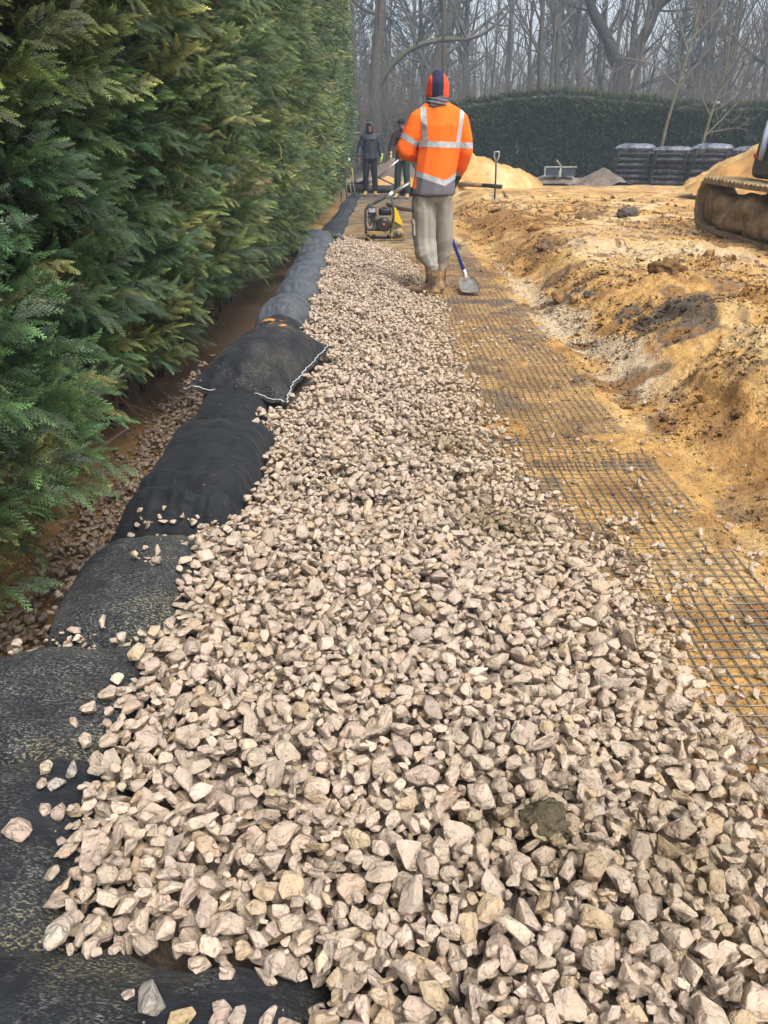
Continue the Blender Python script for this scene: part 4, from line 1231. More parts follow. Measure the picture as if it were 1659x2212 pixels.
M['pale_bark'] = simple('pale_green_bark', (0.13, 0.12, 0.075), .85, .2, 0, .3, 6, .3)
M['pale_twig'] = simple('pale_twig', (0.15, 0.135, 0.105), .85, .2, 0, .2, 2)
special_tree('young_tree', 'taller pale young tree rising behind the left end of the wrapped sacks', (9.25, 28.6, .1),
   [([(0, 0, 0), (.12, 0, 1.6), (.30, 0, 2.7), (.55, 0, 4.2), (.75, 0, 6.0), (.9, 0, 7.4)], .068, .012),
    ([(.35, 0, 2.8), (1.1, -.2, 3.9), (1.9, -.3, 4.4)], .03, .01), ([(.3, 0, 2.9), (-.6, 0, 3.5), (-1.6, 0, 3.7)], .03, .01), ([(.5, 0, 3.8), (.0, 0, 4.9), (-.4, 0, 6)], .03, .01), ([(.55, 0, 4.2), (1.4, 0, 5.2), (2.0, 0, 6.4)], .03, .01),
    ([(.6, 0, 4.8), (.2, .3, 5.8), (.1, .5, 6.9)], .022, .008)], 8, 7, ('pale_bark', 'pale_twig'), sub_len=.55, twr=.010)
special_tree('young_tree', 'slim pale sapling with open branches behind the middle of the wrapped sacks', (10.45, 28.2, .1),
   [([(0, 0, 0), (.1, 0, 1.3), (.25, 0, 2.3), (.45, 0, 3.4), (.35, 0, 4.6)], .06, .012),
    ([(.1, 0, 1.4), (.75, 0, 2.1), (1.3, 0, 2.8)], .026, .008), ([(.22, 0, 2.0), (-.15, 0, 2.5), (-.35, 0, 3.0)], .022, .008), ([(.3, 0, 2.6), (.8, 0, 3.3), (1.2, 0, 4.1)], .022, .008), ([(.12, 0, 1.5), (1.0, 0, 1.65), (1.5, 0, 1.6)], .018, .006), ([(.4, 0, 3.3), (1.4, 0, 3.9), (2.3, 0, 4.9)], .02, .006)], 9, 7, ('pale_bark', 'pale_twig'), sub_len=.5, twr=.008)
# ---------------------------------------------------------------- solids grown from hulls
def hull_into(bm, balls, sub=2):
    tmp = bmesh.new()
    for b in balls:
        c, rr_ = b[0], b[1]
        if not isinstance(rr_, (tuple, list)): rr_ = (rr_,) * 3
        mt = Matrix.Translation(Vector(c)) @ (b[2].to_4x4() if len(b) > 2 else Matrix.Identity(4)) @ Matrix.Diagonal((*rr_, 1))
        bmesh.ops.create_icosphere(tmp, subdivisions=sub, radius=1.0, matrix=mt)
    if len(balls) > 1:
        res = bmesh.ops.convex_hull(tmp, input=tmp.verts)
        gone = [e for e in res['geom_interior'] + res['geom_unused'] if isinstance(e, bmesh.types.BMVert)]
        if gone: bmesh.ops.delete(tmp, geom=list(set(gone)), context='VERTS')
    me = bpy.data.meshes.new('tmp'); tmp.to_mesh(me); tmp.free(); bm.from_mesh(me); bpy.data.meshes.remove(me)

def chain(*pts):
    """pts (pos, r), ...: hulls between neighbours"""
    return [[pts[i], pts[i + 1]] for i in range(len(pts) - 1)]

def solid(name, prims, voxel, mat, parent=None, smooth=4, disp=None, boxes=()):
    bm = bmesh.new()
    for pr in prims: hull_into(bm, pr)
    me = bpy.data.meshes.new('tmp'); bm.to_mesh(me); bm.free()
    t = bpy.data.objects.new('tmp', me); C.collection.objects.link(t)
    md = t.modifiers.new('r', 'REMESH'); md.mode = 'VOXEL'; md.voxel_size = voxel; md.use_smooth_shade = True
    if smooth:
        ms = t.modifiers.new('s', 'SMOOTH'); ms.iterations = smooth; ms.factor = .6
    dg = bpy.context.evaluated_depsgraph_get(); dg.update()
    new = bpy.data.meshes.new_from_object(t.evaluated_get(dg))
    bpy.data.objects.remove(t); bpy.data.meshes.remove(me)
    new.name = name
    if disp is not None:
        n = len(new.vertices); co = np.empty(n * 3, np.float32); no = np.empty(n * 3, np.float32)
        new.vertices.foreach_get('co', co); new.vertices.foreach_get('normal', no)
        co = co.reshape(-1, 3); no = no.reshape(-1, 3)
        co = co + no * disp(co)[:, None]
        new.vertices.foreach_set('co', co.astype(np.float32).ravel()); new.update()
    new.materials.clear()
    for m_ in (mat if isinstance(mat, (list, tuple)) else [mat]): new.materials.append(m_)
    new.polygons.foreach_set('use_smooth', np.ones(len(new.polygons), bool))
    o = bpy.data.objects.new(name, new)
    return link(o, parent)

def bisect(o, cuts):
    bm = bmesh.new(); bm.from_mesh(o.data)
    for co, no in cuts:
        bmesh.ops.bisect_plane(bm, geom=bm.verts[:] + bm.edges[:] + bm.faces[:], plane_co=co, plane_no=no, dist=1e-6)
    bm.to_mesh(o.data); bm.free()
    o.data.polygons.foreach_set('use_smooth', np.ones(len(o.data.polygons), bool))

def face_centres(me):
    n = len(me.polygons); c = np.empty(n * 3, np.float32); me.polygons.foreach_get('center', c); return c.reshape(-1, 3)

def skin_off(o, mask, name, mat, off, parent):
    """a layer lifted off the faces in mask"""
    me = o.data
    bm = bmesh.new(); bm.from_mesh(me); bm.faces.ensure_lookup_table()
    dele = [bm.faces[i] for i in np.where(~mask)[0]]
    bmesh.ops.delete(bm, geom=dele, context='FACES')
    for v in bm.verts: v.co += v.normal * off
    return bm_obj(name, bm, mat, parent, True)

def rnd_disp(amp, fx, fy, fz, seed):
    return lambda c: amp * (fbm(c[:, 0] * fx + c[:, 1] * fy * .7, c[:, 2] * fz + c[:, 1] * fy * .3, 3, seed)) + amp * .5 * fbm(c[:, 0] * fx * 2.1 + 4, c[:, 2] * fz * .6 + c[:, 1] * 3, 2, seed + 4)

def V3(*a): return Vector(a)
def fingers(wr, d, palm_n, side, curl=.5, k=1.0, th=1):
    """hand prims: wr wrist, d direction of the fingers, palm_n normal of palm, side = towards thumb"""
    d = Vector(d).normalized(); n = Vector(palm_n); n = (n - d * n.dot(d)).normalized(); s = d.cross(n) * th
    wr = Vector(wr); P = []
    for a in (-1, 1):
        pass
    P.append([(wr, .024 * k), (wr + d * .035 * k + s * .016 * k, .019 * k), (wr + d * .035 * k - s * .018 * k, .018 * k), (wr + d * .085 * k + s * .026 * k, .013 * k), (wr + d * .08 * k - s * .028 * k, .012 * k)])
    for i, (off, ln) in enumerate(((.029, .070), (.010, .078), (-.010, .073), (-.029, .058))):
        b = wr + d * .084 * k + s * off * k
        d1 = (d * math.cos(curl * .6) + n * math.sin(curl * .6) + s * off * 3).normalized(); d2 = (d * math.cos(curl * 1.5) + n * math.sin(curl * 1.5)).normalized(); d3 = (d * math.cos(curl * 2.4) + n * math.sin(curl * 2.4)).normalized()
        p1 = b + d1 * ln * .45 * k; p2 = p1 + d2 * ln * .32 * k; p3 = p2 + d3 * ln * .23 * k
        P += chain((b, .0095 * k), (p1, .009 * k), (p2, .0083 * k), (p3, .0072 * k))
    b = wr + d * .03 * k + s * .024 * k
    t1 = b + (d * .55 + s * .75 + n * .25).normalized() * .038 * k; t2 = t1 + (d * .85 + s * .25 + n * .45).normalized() * .032 * k
    P += chain((b, .014 * k), (t1, .011 * k), (t2, .0085 * k))
    return P

def head_prims(c, yaw=0.0, pitch=0.0):
    R = Matrix.Rotation(yaw, 3, 'Z') @ Matrix.Rotation(pitch, 3, 'X')
    f = lambda v: Vector(c) + R @ Vector(v)
    P = [[(f((0, -.012, .03)), (.074, .092, .085), R), (f((0, .018, -.035)), (.062, .068, .06), R)],
         [(f((0, .03, -.045)), (.052, .055, .05), R), (f((0, .055, -.082)), (.030, .026, .022), R)],
         [(f((0, .088, .012)), .010), (f((0, .108, -.022)), .013)],                                   # nose
         [(f((-.042, .072, .028)), .012), (f((.042, .072, .028)), .012)],                             # brow
         [(f((-.018, .088, -.052)), .009), (f((.018, .088, -.052)), .009)],                           # lips
         [(f((-.076, -.005, .012)), (.008, .018, .026), R), (f((-.072, .006, -.018)), (.008, .01, .014), R)],
         [(f((.076, -.005, .012)), (.008, .018, .026), R), (f((.072, .006, -.018)), (.008, .01, .014), R)]]
    return P, f

SKIN = simple('skin', (.42, .23, .16), .6, .4, 0, .12, 20)
EYE = simple('eye', (.03, .02, .015), .2, .6, 0, 0, 5)
def cloth(name, col, rough=.85, var=.15, scale=9, bmp=.25, bscale=260, **k):
    return simple(name, col, rough, .25, 0, var, scale, bmp, bscale, **k)

def face_details(par, f, mat_mouth=None):
    for sx in (-.029, .029):
        bm = bmesh.new(); bmesh.ops.create_uvsphere(bm, u_segments=10, v_segments=8, radius=.011, matrix=Matrix.Translation(f((sx, .0775, .006))))
        bm_obj('eye', bm, EYE, par)

def limb(a, b, ra, rb): return [(a, ra), (b, rb)]

def person(label, loc, rz, J, scale=1.0, head_yaw=0.0, head_pitch=0.0, skin=None, voxel=.007):
    """bare body as one continuous mesh; clothing is parented to it"""
    P, f = head_prims(J['head'], head_yaw, head_pitch)
    P += [[(J['head'] + V3(0, -.01, -.05), .052), (J['neck'], .058)]]
    P += [[(J['neck'] + V3(0, 0, -.03), (.07, .06, .04)), (J['shL'], .055), (J['shR'], .055), (J['chest'], (.155, .10, .12))],
          [(J['chest'], (.155, .10, .12)), (J['waist'], (.135, .09, .08))], [(J['waist'], (.135, .09, .08)), (J['hips'], (.15, .105, .09))]]
    for s in 'LR':
        P += chain((J['sh' + s], .052), (J['el' + s], .042), (J['wr' + s], .028))
        P += chain((J['hip' + s], (.085, .09, .09)), (J['kn' + s], .058), (J['an' + s], .038))
        P += chain((J['an' + s] + V3(0, 0, -.02), .036), (J['toe' + s], (.036, .036, .022)))
        P += chain((J['an' + s] + V3(0, 0, -.02), .036), (J['heel' + s], .032))
        P += fingers(J['wr' + s], J['hd' + s], J['pn' + s], 0, J.get('curl' + s, .5), 1.0, -1 if s == 'L' else 1)
    o = solid('person', P, voxel, skin or SKIN, None, 3)
    o.location = loc; o.rotation_euler = (0, 0, rz); o.scale = (scale,) * 3
    tag(o, label, 'person')
    face_details(o, f)
    return o, f

# ---- worker in the orange jacket (seen from behind)
J = dict(head=V3(.005, .03, 1.715), neck=V3(.0, .0, 1.60), chest=V3(.035, .0, 1.36), waist=V3(.01, .0, 1.10), hips=V3(-.005, .0, .93),
         shL=V3(-.145, .0, 1.475), elL=V3(-.262, .02, 1.235), wrL=V3(-.10, .235, 1.20), hdL=V3(.45, .6, -.5), pnL=V3(0, -.3, -1), curlL=1.0,
         shR=V3(.205, .02, 1.465), elR=V3(.262, .02, 1.22), wrR=V3(.215, .13, 1.015), hdR=V3(-.25, .35, -1), pnR=V3(-1, .2, 0), curlR=.7,
         hipL=V3(-.085, .0, .90), knL=V3(-.055, .05, .52), anL=V3(-.005, .0, .11), toeL=V3(-.185, .03, .035), heelL=V3(.035, -.03, .04),
         hipR=V3(.085, .02, .90), knR=V3(.115, .12, .53), anR=V3(.085, .20, .11), toeR=V3(.09, .40, .03), heelR=V3(.085, .15, .04))
W1, f = person('worker seen from behind in an orange jacket with silver stripes, holding a blue shovel', (.45, 7.43, .015), 0, J, 1.0)
OR = cloth('orange_fleece', (.95, .155, .012), .85, .06, 5, .3)
GR = cloth('grey_fleece', (.13, .12, .135), .9, .12, 6, .3)
SIL, nt_, p_ = new_mat('silver_reflective_tape', .45, .6, .15)
tc = nd(nt_, "ShaderNodeTexCoord").outputs['Object']; n_ = noise_node(nt_, 38, 5, .7, tc)
nt_.links.new(ramp(nt_, n_.outputs[0], [(.35, (.30, .31, .32)), (.65, (.56, .57, .58))]).outputs[0], p_.inputs['Base Color'])
jd = lambda c: .011 * fbm(c[:, 0] * 7 + c[:, 1] * 3, c[:, 2] * 2.2, 3, 600) + .010 * fbm(c[:, 0] * 3 + c[:, 2] * 6, c[:, 2] * 7 - c[:, 0] * 5, 3, 604) * sstep(-.12, -.2, c[:, 0]) + .006 * fbm(c[:, 0] * 4, c[:, 2] * 11, 2, 606) * sstep(1.1, .9, c[:, 2])
ch = J['chest']
JP = [[(V3(.0, .0, 1.60), (.085, .075, .03)), (V3(-.125, .0, 1.49), .075), (V3(.185, .015, 1.48), .075), (V3(.04, 0, 1.40), (.19, .135, .09))],
      [(V3(.04, 0, 1.42), (.19, .135, .08)), (V3(.03, 0, 1.22), (.185, .14, .08))],
      [(V3(.03, 0, 1.22), (.185, .14, .08)), (V3(.0, 0, 1.02), (.188, .15, .06))],
      [(V3(.0, 0, 1.02), (.188, .15, .06)), (V3(-.01, 0, .878), (.203, .160, .03))]]
JP += chain((J['shL'], .082), (V3(-.215, .01, 1.34), .083), (J['elL'] + V3(0, 0, 0), .082), (V3(-.19, .12, 1.205), .072), (V3(-.12, .215, 1.195), .052))
JP += chain((J['shR'] + V3(.0, 0, 0), .076), (V3(.255, .02, 1.33), .066), (J['elR'] + V3(.008, 0, 0), .062), (V3(.245, .075, 1.10), .055), (V3(.222, .12, 1.045), .045))
jk = solid('jacket', JP, .0075, [OR, GR], W1, 5, jd)
CH_T = (.082, .995); sl, sr = -.305, .563
cuts = [(V3(0, 0, 1.302), V3(.03, 0, 1)), (V3(0, 0, 1.255), V3(.03, 0, 1)), (V3(-.165, 0, 0), V3(1, 0, 0)), (V3(.225, 0, 0), V3(1, 0, 0)),
        (V3(-.145, 0, 1.59), V3(1, 0, .09)), (V3(-.097, 0, 1.59), V3(1, 0, .09)), (V3(.236, 0, 1.52), V3(1, 0, -.13)), (V3(.198, 0, 1.52), V3(1, 0, -.13)),
        (V3(-.165, 0, 1.305), V3(.55, 0, 1)), (V3(-.165, 0, 1.255), V3(.55, 0, 1)), (V3(0, 0, 1.565), V3(0, 0, 1)),
        (V3(.082, 0, .997), V3(-sl, 0, 1)), (V3(.082, 0, .95), V3(-sl, 0, 1)), (V3(.082, 0, .997), V3(-sr, 0, 1)), (V3(.082, 0, .95), V3(-sr, 0, 1)), (V3(.082, 0, 0), V3(1, 0, 0))]
bisect(jk, cuts)
c = face_centres(jk.data); x, y, z = c.T
chev = np.where(x < .082, .997 + sl * (x - .082), .997 + sr * (x - .082))
torso = (x > -.165) & (x < .225)
hz_ = z + .03 * x
st = torso & (hz_ > 1.255) & (hz_ < 1.302)
al = z + .55 * (x + .165); st |= (x <= -.165) & (al > 1.255) & (al < 1.305) & (y < .2)
st |= (x >= .225) & (hz_ > 1.255) & (hz_ < 1.302)
vl = (x + .145) + .09 * (z - 1.59); st |= torso & (vl > 0) & (vl < .048) & (hz_ > 1.255) & (z < 1.565)
vr = (x - .236) - .13 * (z - 1.52); st |= (vr < 0) & (vr > -.038) & (hz_ > 1.255) & (z < 1.565)
st |= torso & (z < chev) & (z > chev - .047)
jk.data.polygons.foreach_set('material_index', ((z < chev - .02) & torso | (z < .93)).astype(np.int32)); jk.data.update()
skin_off(jk, st, 'reflective_stripes', SIL, .0022, jk)
# knitted collar
cp = [[(V3(0, .0, 1.585), (.105, .10, .035)), (V3(.003, .02, 1.640), (.096, .097, .018))]]
solid('collar', cp, .006, GR, jk, 3, lambda c: .006 * np.sin(c[:, 2] * 210 + 3 * np.sin(c[:, 0] * 14)) + .004 * fbm(c[:, 0] * 20, c[:, 2] * 30, 2, 610))
NV = cloth('navy_hood', (.022, .028, .06), .9, .1, 6, .2); ORH = cloth('red_orange_hood', (.90, .085, .02), .85, .06, 6, .2)
hp = [[(V3(.005, .02, 1.742), (.094, .112, .092)), (V3(.005, .03, 1.655), (.104, .108, .05))], [(V3(.005, .01, 1.79), (.07, .08, .05)), (V3(.0, .0, 1.825), (.035, .04, .024))]]
hd = solid('hood', hp, .006, [ORH, NV], W1, 5, rnd_disp(.008, 5, 5, 4, 612))
bisect(hd, [(V3(-.047, 0, 0), V3(1, 0, 0)), (V3(.052, 0, 0), V3(1, 0, 0))])
c = face_centres(hd.data); hd.data.polygons.foreach_set('material_index', ((c[:, 0] > -.047) & (c[:, 0] < .052) & (c[:, 1] < .11)).astype(np.int32))
# baggy grey trousers
TR = simple('muddy_grey_trousers', (.33, .31, .26), .9, .25, 0, .07, 4, .35, 220, dirt=(.25, .19, .11), dirt_amt=.10, dscale=5)
def td(c):
    x, y, z = c.T
    return .024 * fbm(x * 11 + y * 6 + z * 1.2, z * 1.7, 2, 620) + .022 * fbm(x * 2.5 + y * 3 + z * 4, z * 9 - x * 6, 3, 624) * sstep(.58, .3, z) + .018 * fbm((x + z * .5) * 8, (z - x) * 5, 3, 628) * sstep(.55, .8, z)
TP = [[(V3(-.01, 0, .95), (.165, .125, .05)), (V3(-.03, .01, .84), (.155, .12, .06))]]
TP += chain((V3(-.085, .0, .86), (.105, .115, .07)), (V3(-.085, .01, .70), (.105, .11, .07)), (V3(-.08, .04, .50), (.108, .11, .08)), (V3(-.055, .02, .36), (.104, .106, .06)), (V3(-.018, -.005, .275), (.078, .082, .03)), (V3(-.005, 0, .225), (.060, .064, .022)))
TP += chain((V3(.075, .02, .86), (.10, .11, .07)), (V3(.09, .07, .70), (.092, .10, .07)), (V3(.11, .12, .50), (.086, .09, .08)), (V3(.10, .17, .36), (.084, .086, .06)), (V3(.088, .20, .27), (.072, .074, .03)), (V3(.087, .20, .20), (.060, .062, .022)))
trs = solid('trousers', TP, .0075, TR, W1, 5, td)
solid('cargo_pocket', [[(V3(-.178, .0, .655), (.016, .055, .012)), (V3(-.176, .0, .53), (.018, .058, .012))]], .006, TR, trs, 2, rnd_disp(.005, 8, 8, 8, 630))
solid('pocket_flap', [[(V3(-.188, .0, .665), (.014, .062, .006)), (V3(-.192, .0, .625), (.014, .064, .006))]], .005, TR, trs, 2)
BT = simple('muddy_brown_boot', (.075, .045, .03), .75, .4, 0, .3, 12, .5, 90, dirt=(.34, .21, .08), dirt_amt=.6, dscale=9)
for nm_, a, t_, h in (('boot', J['anL'], J['toeL'], J['heelL']), ('boot', J['anR'], J['toeR'], J['heelR'])):
    bp = chain((a + V3(0, 0, .145), .062), (a + V3(0, 0, .0), .060)) + [[(a + V3(0, 0, -.02), .054), (h + V3(0, 0, .0), (.047, .047, .036)), (t_ * .45 + a * .55 + V3(0, 0, -.035), (.052, .052, .05))],
         [(t_ * .45 + a * .55 + V3(0, 0, -.04), (.05, .05, .045)), (t_ + V3(0, 0, .012), (.053, .053, .038))]]
    b = solid(nm_, bp, .006, BT, W1, 3, rnd_disp(.004, 20, 20, 20, 640))
    solid('sole', [[(h + V3(0, 0, -.030), (.048, .048, .012)), (t_ * .5 + h * .5 + V3(0, 0, -.028), (.048, .048, .012))], [(t_ * .5 + h * .5 + V3(0, 0, -.028), (.048, .048, .012)), (t_ + V3(0, 0, -.022), (.054, .054, .013))]], .005, simple('rubber_sole', (.05, .04, .03), .8, .3, 0, .2, 10, dirt=(.3, .19, .08), dirt_amt=.6), b, 1)
GL = simple('dark_work_glove', (.035, .035, .04), .8, .3, 0, .2, 20, .3)
for s, th in (('L', -1), ('R', 1)):
    gp = fingers(J['wr' + s], J['hd' + s], J['pn' + s], 0, J['curl' + s], 1.14, th) + [[(J['wr' + s], .036), (J['wr' + s] - J['hd' + s].normalized() * .05, .037)]]
    solid('glove', gp, .0045, GL, W1, 2)

# ---- blue-handled shovel held by the worker
sh_ = empty('shovel', (.80, 7.72, .05), 0, 'blue-handled shovel with a worn pale blade beside the orange worker', 'shovel')
BL = simple('blue_painted_shaft', (.012, .045, .33), .35, .5, 0, .12, 14); WS = simple('worn_pale_steel', (.47, .46, .42), .45, .5, .5, .25, 22, .2, 60, dirt=(.35, .24, .11), dirt_amt=.4, dscale=14)
BK = simple('black_rubber', (.012, .012, .013), .6, .4, 0, .15, 10)
top = V3(-.10 + .45, 7.43 + .30, 1.17); bot = V3(.785, 7.80, .17)
child_world(tube_obj('shaft', [bot, bot.lerp(top, .5), top], [.0165, .0165, .0155], BL, None, 12), sh_)
child_world(tube_obj('socket', [bot.lerp(top, .02), bot.lerp(top, -.03), V3(.80, 7.76, .10)], [.021, .023, .021], WS, None, 12), sh_)
bm = bmesh.new()
g = []
for i in range(13):
    row = []
    for j in range(11):
        s = i / 12; t_ = j / 10 * 2 - 1
        wd = .058 + .034 * min(1, s * 3)
        px_ = .80 + .02 * s + t_ * wd; py_ = 7.76 - .30 * s - .10 * t_ * .25; pz_ = .112 - .085 * s + .022 * (t_ * t_) * (1 - .6 * s) + (.012 * (1 - abs(t_) * 2.2) if abs(t_) < .45 else 0) * (1 - s)
        row.append(bm.verts.new((px_, py_, pz_)))
    g.append(row)
for i in range(12):
    for j in range(10): bm.faces.new((g[i][j], g[i + 1][j], g[i + 1][j + 1], g[i][j + 1]))
bmesh.ops.solidify(bm, geom=bm.faces[:], thickness=.003)
child_world(bm_obj('blade', bm, WS), sh_)
ax_ = (top - bot).normalized(); sd_ = V3(1, .2, .35).normalized()
child_world(tube_obj('grip', [top, top + ax_ * .04 + sd_ * .05, top + ax_ * .11 + sd_ * .055, top + ax_ * .11 - sd_ * .055, top + ax_ * .04 - sd_ * .05, top], .012, BK, None, 8), sh_)

# ---- the two distant men
def stand_J(arm=0.0):
    return dict(head=V3(0, .02, 1.655), neck=V3(0, -.005, 1.535), chest=V3(0, 0, 1.32), waist=V3(0, .0, 1.08), hips=V3(0, 0, .93),
         shL=V3(-.18, 0, 1.43), elL=V3(-.265, -.01, 1.17), wrL=V3(-.285, .07, .945), hdL=V3(.05, .25, -1), pnL=V3(1, 0, 0), curlL=.5,
         shR=V3(.18, 0, 1.43), elR=V3(.265, -.01, 1.17), wrR=V3(.285, .09, .945), hdR=V3(.0, .3, -1), pnR=V3(-1, 0, 0), curlR=.8,
         hipL=V3(-.09, 0, .90), knL=V3(-.115, .02, .50), anL=V3(-.13, -.01, .10), toeL=V3(-.15, .17, .03), heelL=V3(-.13, -.05, .035),
         hipR=V3(.09, 0, .90), knR=V3(.115, .02, .50), anR=V3(.125, -.01, .10), toeR=V3(.15, .17, .03), heelR=V3(.125, -.05, .035))
def dress(o, J, jm, tm, bmat, jl=.86, fat=1.0, vox=.009, seed=0, sleeve=1.0):
    JP = [[(J['neck'] + V3(0, 0, -.0), (.085, .08, .03)), (J['shL'], .072), (J['shR'], .072), (J['chest'] + V3(0, 0, .05), (.195 * fat, .15, .08))],
          [(J['chest'] + V3(0, 0, .05), (.18 * fat, .135, .08)), (J['waist'], (.165 * fat, .135, .07))], [(J['waist'], (.165 * fat, .135, .07)), (V3(J['hips'].x, J['hips'].y, jl + .04), (.185 * fat, .15, .03))]]
    for s in 'LR': JP += chain((J['sh' + s], .082), (J['el' + s], .078 * sleeve), (J['wr' + s].lerp(J['el' + s], .12), .056 * sleeve))
    jk = solid('jacket', JP, vox, jm, o, 4, rnd_disp(.014, 6, 6, 7, 650 + seed))
    TP = [[(J['hips'], (.165, .125, .07)), (J['hips'] + V3(0, 0, -.06), (.16, .12, .07))]]
    for s in 'LR': TP += chain((J['hip' + s] + V3(0, 0, -.03), (.098, .11, .08)), (J['kn' + s], (.082, .09, .08)), (J['an' + s] + V3(0, 0, .14), (.078, .085, .05)), (J['an' + s] + V3(0, 0, .01), (.076, .085, .02)))
    solid('trousers', TP, vox, tm, o, 4, rnd_disp(.014, 6, 6, 5, 660 + seed))
    for s in 'LR':
        a, t_, h = J['an' + s], J['toe' + s], J['heel' + s]
        solid('boot', [[(a, .05), (h, (.044, .044, .035)), (t_ * .5 + a * .5 + V3(0, 0, -.01), .046)], [(t_ * .5 + a * .5 + V3(0, 0, -.02), .044), (t_, (.05, .05, .032))]], .008, bmat, o, 2)
    return jk
DK = cloth('dark_grey_rain_jacket', (.028, .033, .045), .55, .3, 5, .3, 40); DT = cloth('black_trousers', (.010, .012, .016), .8, .3, 6); TB_ = simple('sandy_tan_boots', (.36, .25, .12), .8, .3, 0, .25, 14, .3)
J2 = stand_J(); J2['head'] = V3(.0, .06, 1.64); J2['wrL'] = V3(-.31, .09, .955); J2['wrR'] = V3(.30, .12, .945)
SKD = simple('ruddy_skin', (.33, .16, .12), .6, .4, 0, .15, 20)
W2, f = person('distant man in a dark grey hooded jacket and black trousers, facing the camera', (-.37, 22.6, .03), rad(180), J2, 1.0, 0, rad(-16), SKD, .009)
jk2 = dress(W2, J2, DK, DT, TB_, .86, 1.18, .009, 1)
h2 = solid('hood', [[(V3(0, .05, 1.675), (.118, .125, .115)), (V3(0, .02, 1.56), (.125, .12, .06))], [(V3(0, .13, 1.74), (.08, .06, .03)), (V3(0, .03, 1.75), (.09, .08, .045))]], .008, cloth('blue_grey_hood', (.055, .065, .08), .6, .25, 6), jk2, 3)
# open the hood in front of the face
bm = bmesh.new(); bm.from_mesh(h2.data)
fz = [q for q in bm.faces if (q.calc_center_median() - V3(0, .17, 1.61)).length < .085 and q.calc_center_median().y > .08]
bmesh.ops.delete(bm, geom=fz, context='FACES'); bmesh.ops.solidify(bm, geom=bm.faces[:], thickness=.006); bm.to_mesh(h2.data); bm.free()
skin_off(jk2, np.abs(face_centres(jk2.data)[:, 0]) * 1.0 + 9 * (face_centres(jk2.data)[:, 1] < 0) < .014, 'zip_placket', cloth('black_placket', (.015, .016, .02), .6), .006, jk2)
GY = simple('yellow_green_glove', (.38, .46, .12), .8, .3, 0, .2, 20)
solid('glove', fingers(J2['wrL'], J2['hdL'], J2['pnL'], 0, .9, 1.25, -1) + [[(J2['wrL'], .04), (J2['wrL'] + V3(0, 0, .05), .04)]], .006, GY, W2, 2)
DG = cloth('dark_green_trousers', (.018, .040, .032), .8, .35, 5); DR = cloth('dark_maroon_jacket', (.030, .014, .018), .8, .3, 6)
J3 = stand_J(); J3['head'] = V3(.03, .055, 1.66); J3['elR'] = V3(.27, .06, 1.18); J3['wrR'] = V3(.26, .18, .99); J3['elL'] = V3(-.24, .06, 1.18); J3['wrL'] = V3(-.10, .25, 1.0); J3['hdL'] = V3(.6, .5, -.4)
W3, f = person('distant bearded man in a black beanie and hi-vis collar, half hidden by the orange worker', (.47, 21.5, .03), rad(168), J3, 1.02, rad(25), rad(-20), SKD, .009)
jk3 = dress(W3, J3, DR, DG, TB_, .88, 1.0, .009, 2)
solid('hi_vis_vest', [[(V3(-.11, 0, 1.46), (.06, .10, .05)), (V3(-.12, .0, 1.25), (.075, .145, .10))], [(V3(-.05, -.03, 1.54), (.05, .07, .03)), (V3(-.11, 0, 1.46), (.065, .105, .05))]], .009, cloth('hi_vis_yellow', (.62, .72, .03), .7), jk3, 3)
Rh = Matrix.Rotation(rad(25), 3, 'Z') @ Matrix.Rotation(rad(-20), 3, 'X')
hc = J3['head']
solid('beanie', [[(hc + Rh @ V3(0, -.015, .065), (.088, .102, .07), Rh), (hc + Rh @ V3(0, -.012, .035), (.090, .104, .03), Rh)]], .007, cloth('black_beanie', (.010, .012, .02), .9, .2, 8), W3, 3)
solid('beard', [[(hc + Rh @ V3(0, .045, -.06), (.052, .05, .035), Rh), (hc + Rh @ V3(0, .065, -.095), (.03, .03, .022), Rh)]], .006, cloth('dark_beard', (.03, .018, .012), .95, .3, 40, .6, 300), W3, 2)
GY2 = simple('pale_yellow_glove', (.42, .38, .16), .8, .3, 0, .2, 20)
solid('glove', fingers(J3['wrR'], J3['hdR'], J3['pnR'], 0, .8, 1.25, 1) + [[(J3['wrR'], .04), (J3['wrR'] + V3(0, 0, .05), .04)]], .006, GY2, W3, 2)
solid('glove', fingers(J3['wrL'], J3['hdL'], V3(0, -.2, -1), 0, .8, 1.25, -1) + [[(J3['wrL'], .04), (J3['wrL'] + V3(-.03, -.03, .02), .04)]], .006, GY2, W3, 2)
# ---------------------------------------------------------------- plate compactor
def box_bm(bm, c, s, rot=None, bev=.0):
    t = bmesh.new()
    mt = Matrix.Translation(Vector(c)) @ (rot.to_4x4() if rot is not None else Matrix.Identity(4)) @ Matrix.Diagonal((*s, 1))
    bmesh.ops.create_cube(t, size=1.0, matrix=mt)
    if bev: bmesh.ops.bevel(t, geom=t.edges[:], offset=bev, segments=2, profile=.6, affect='EDGES', clamp_overlap=True)
    me = bpy.data.meshes.new('tmp'); t.to_mesh(me); t.free(); bm.from_mesh(me); bpy.data.meshes.remove(me)
def box_obj(name, c, s, mat, par=None, bev=.004, rot=None):
    bm = bmesh.new(); box_bm(bm, c, s, rot, bev)
    return bm_obj(name, bm, mat, par, False)
def cyl_obj(name, a, b, r_, mat, par=None, sides=24, bev=.0):
    bm = bmesh.new(); a = Vector(a); b = Vector(b)
    if bev:
        d = (b - a).normalized(); tube_bm(bm, [a, a + d * .0005, a + d * bev, b - d * bev, b - d * .0005, b], [r_ - bev, r_ - bev, r_, r_, r_ - bev, r_ - bev], sides)
    else: tube_bm(bm, [a, b], r_, sides)
    o = bm_obj(name, bm, mat, par, True)
    o.data.shade_smooth() if False else None
    return o
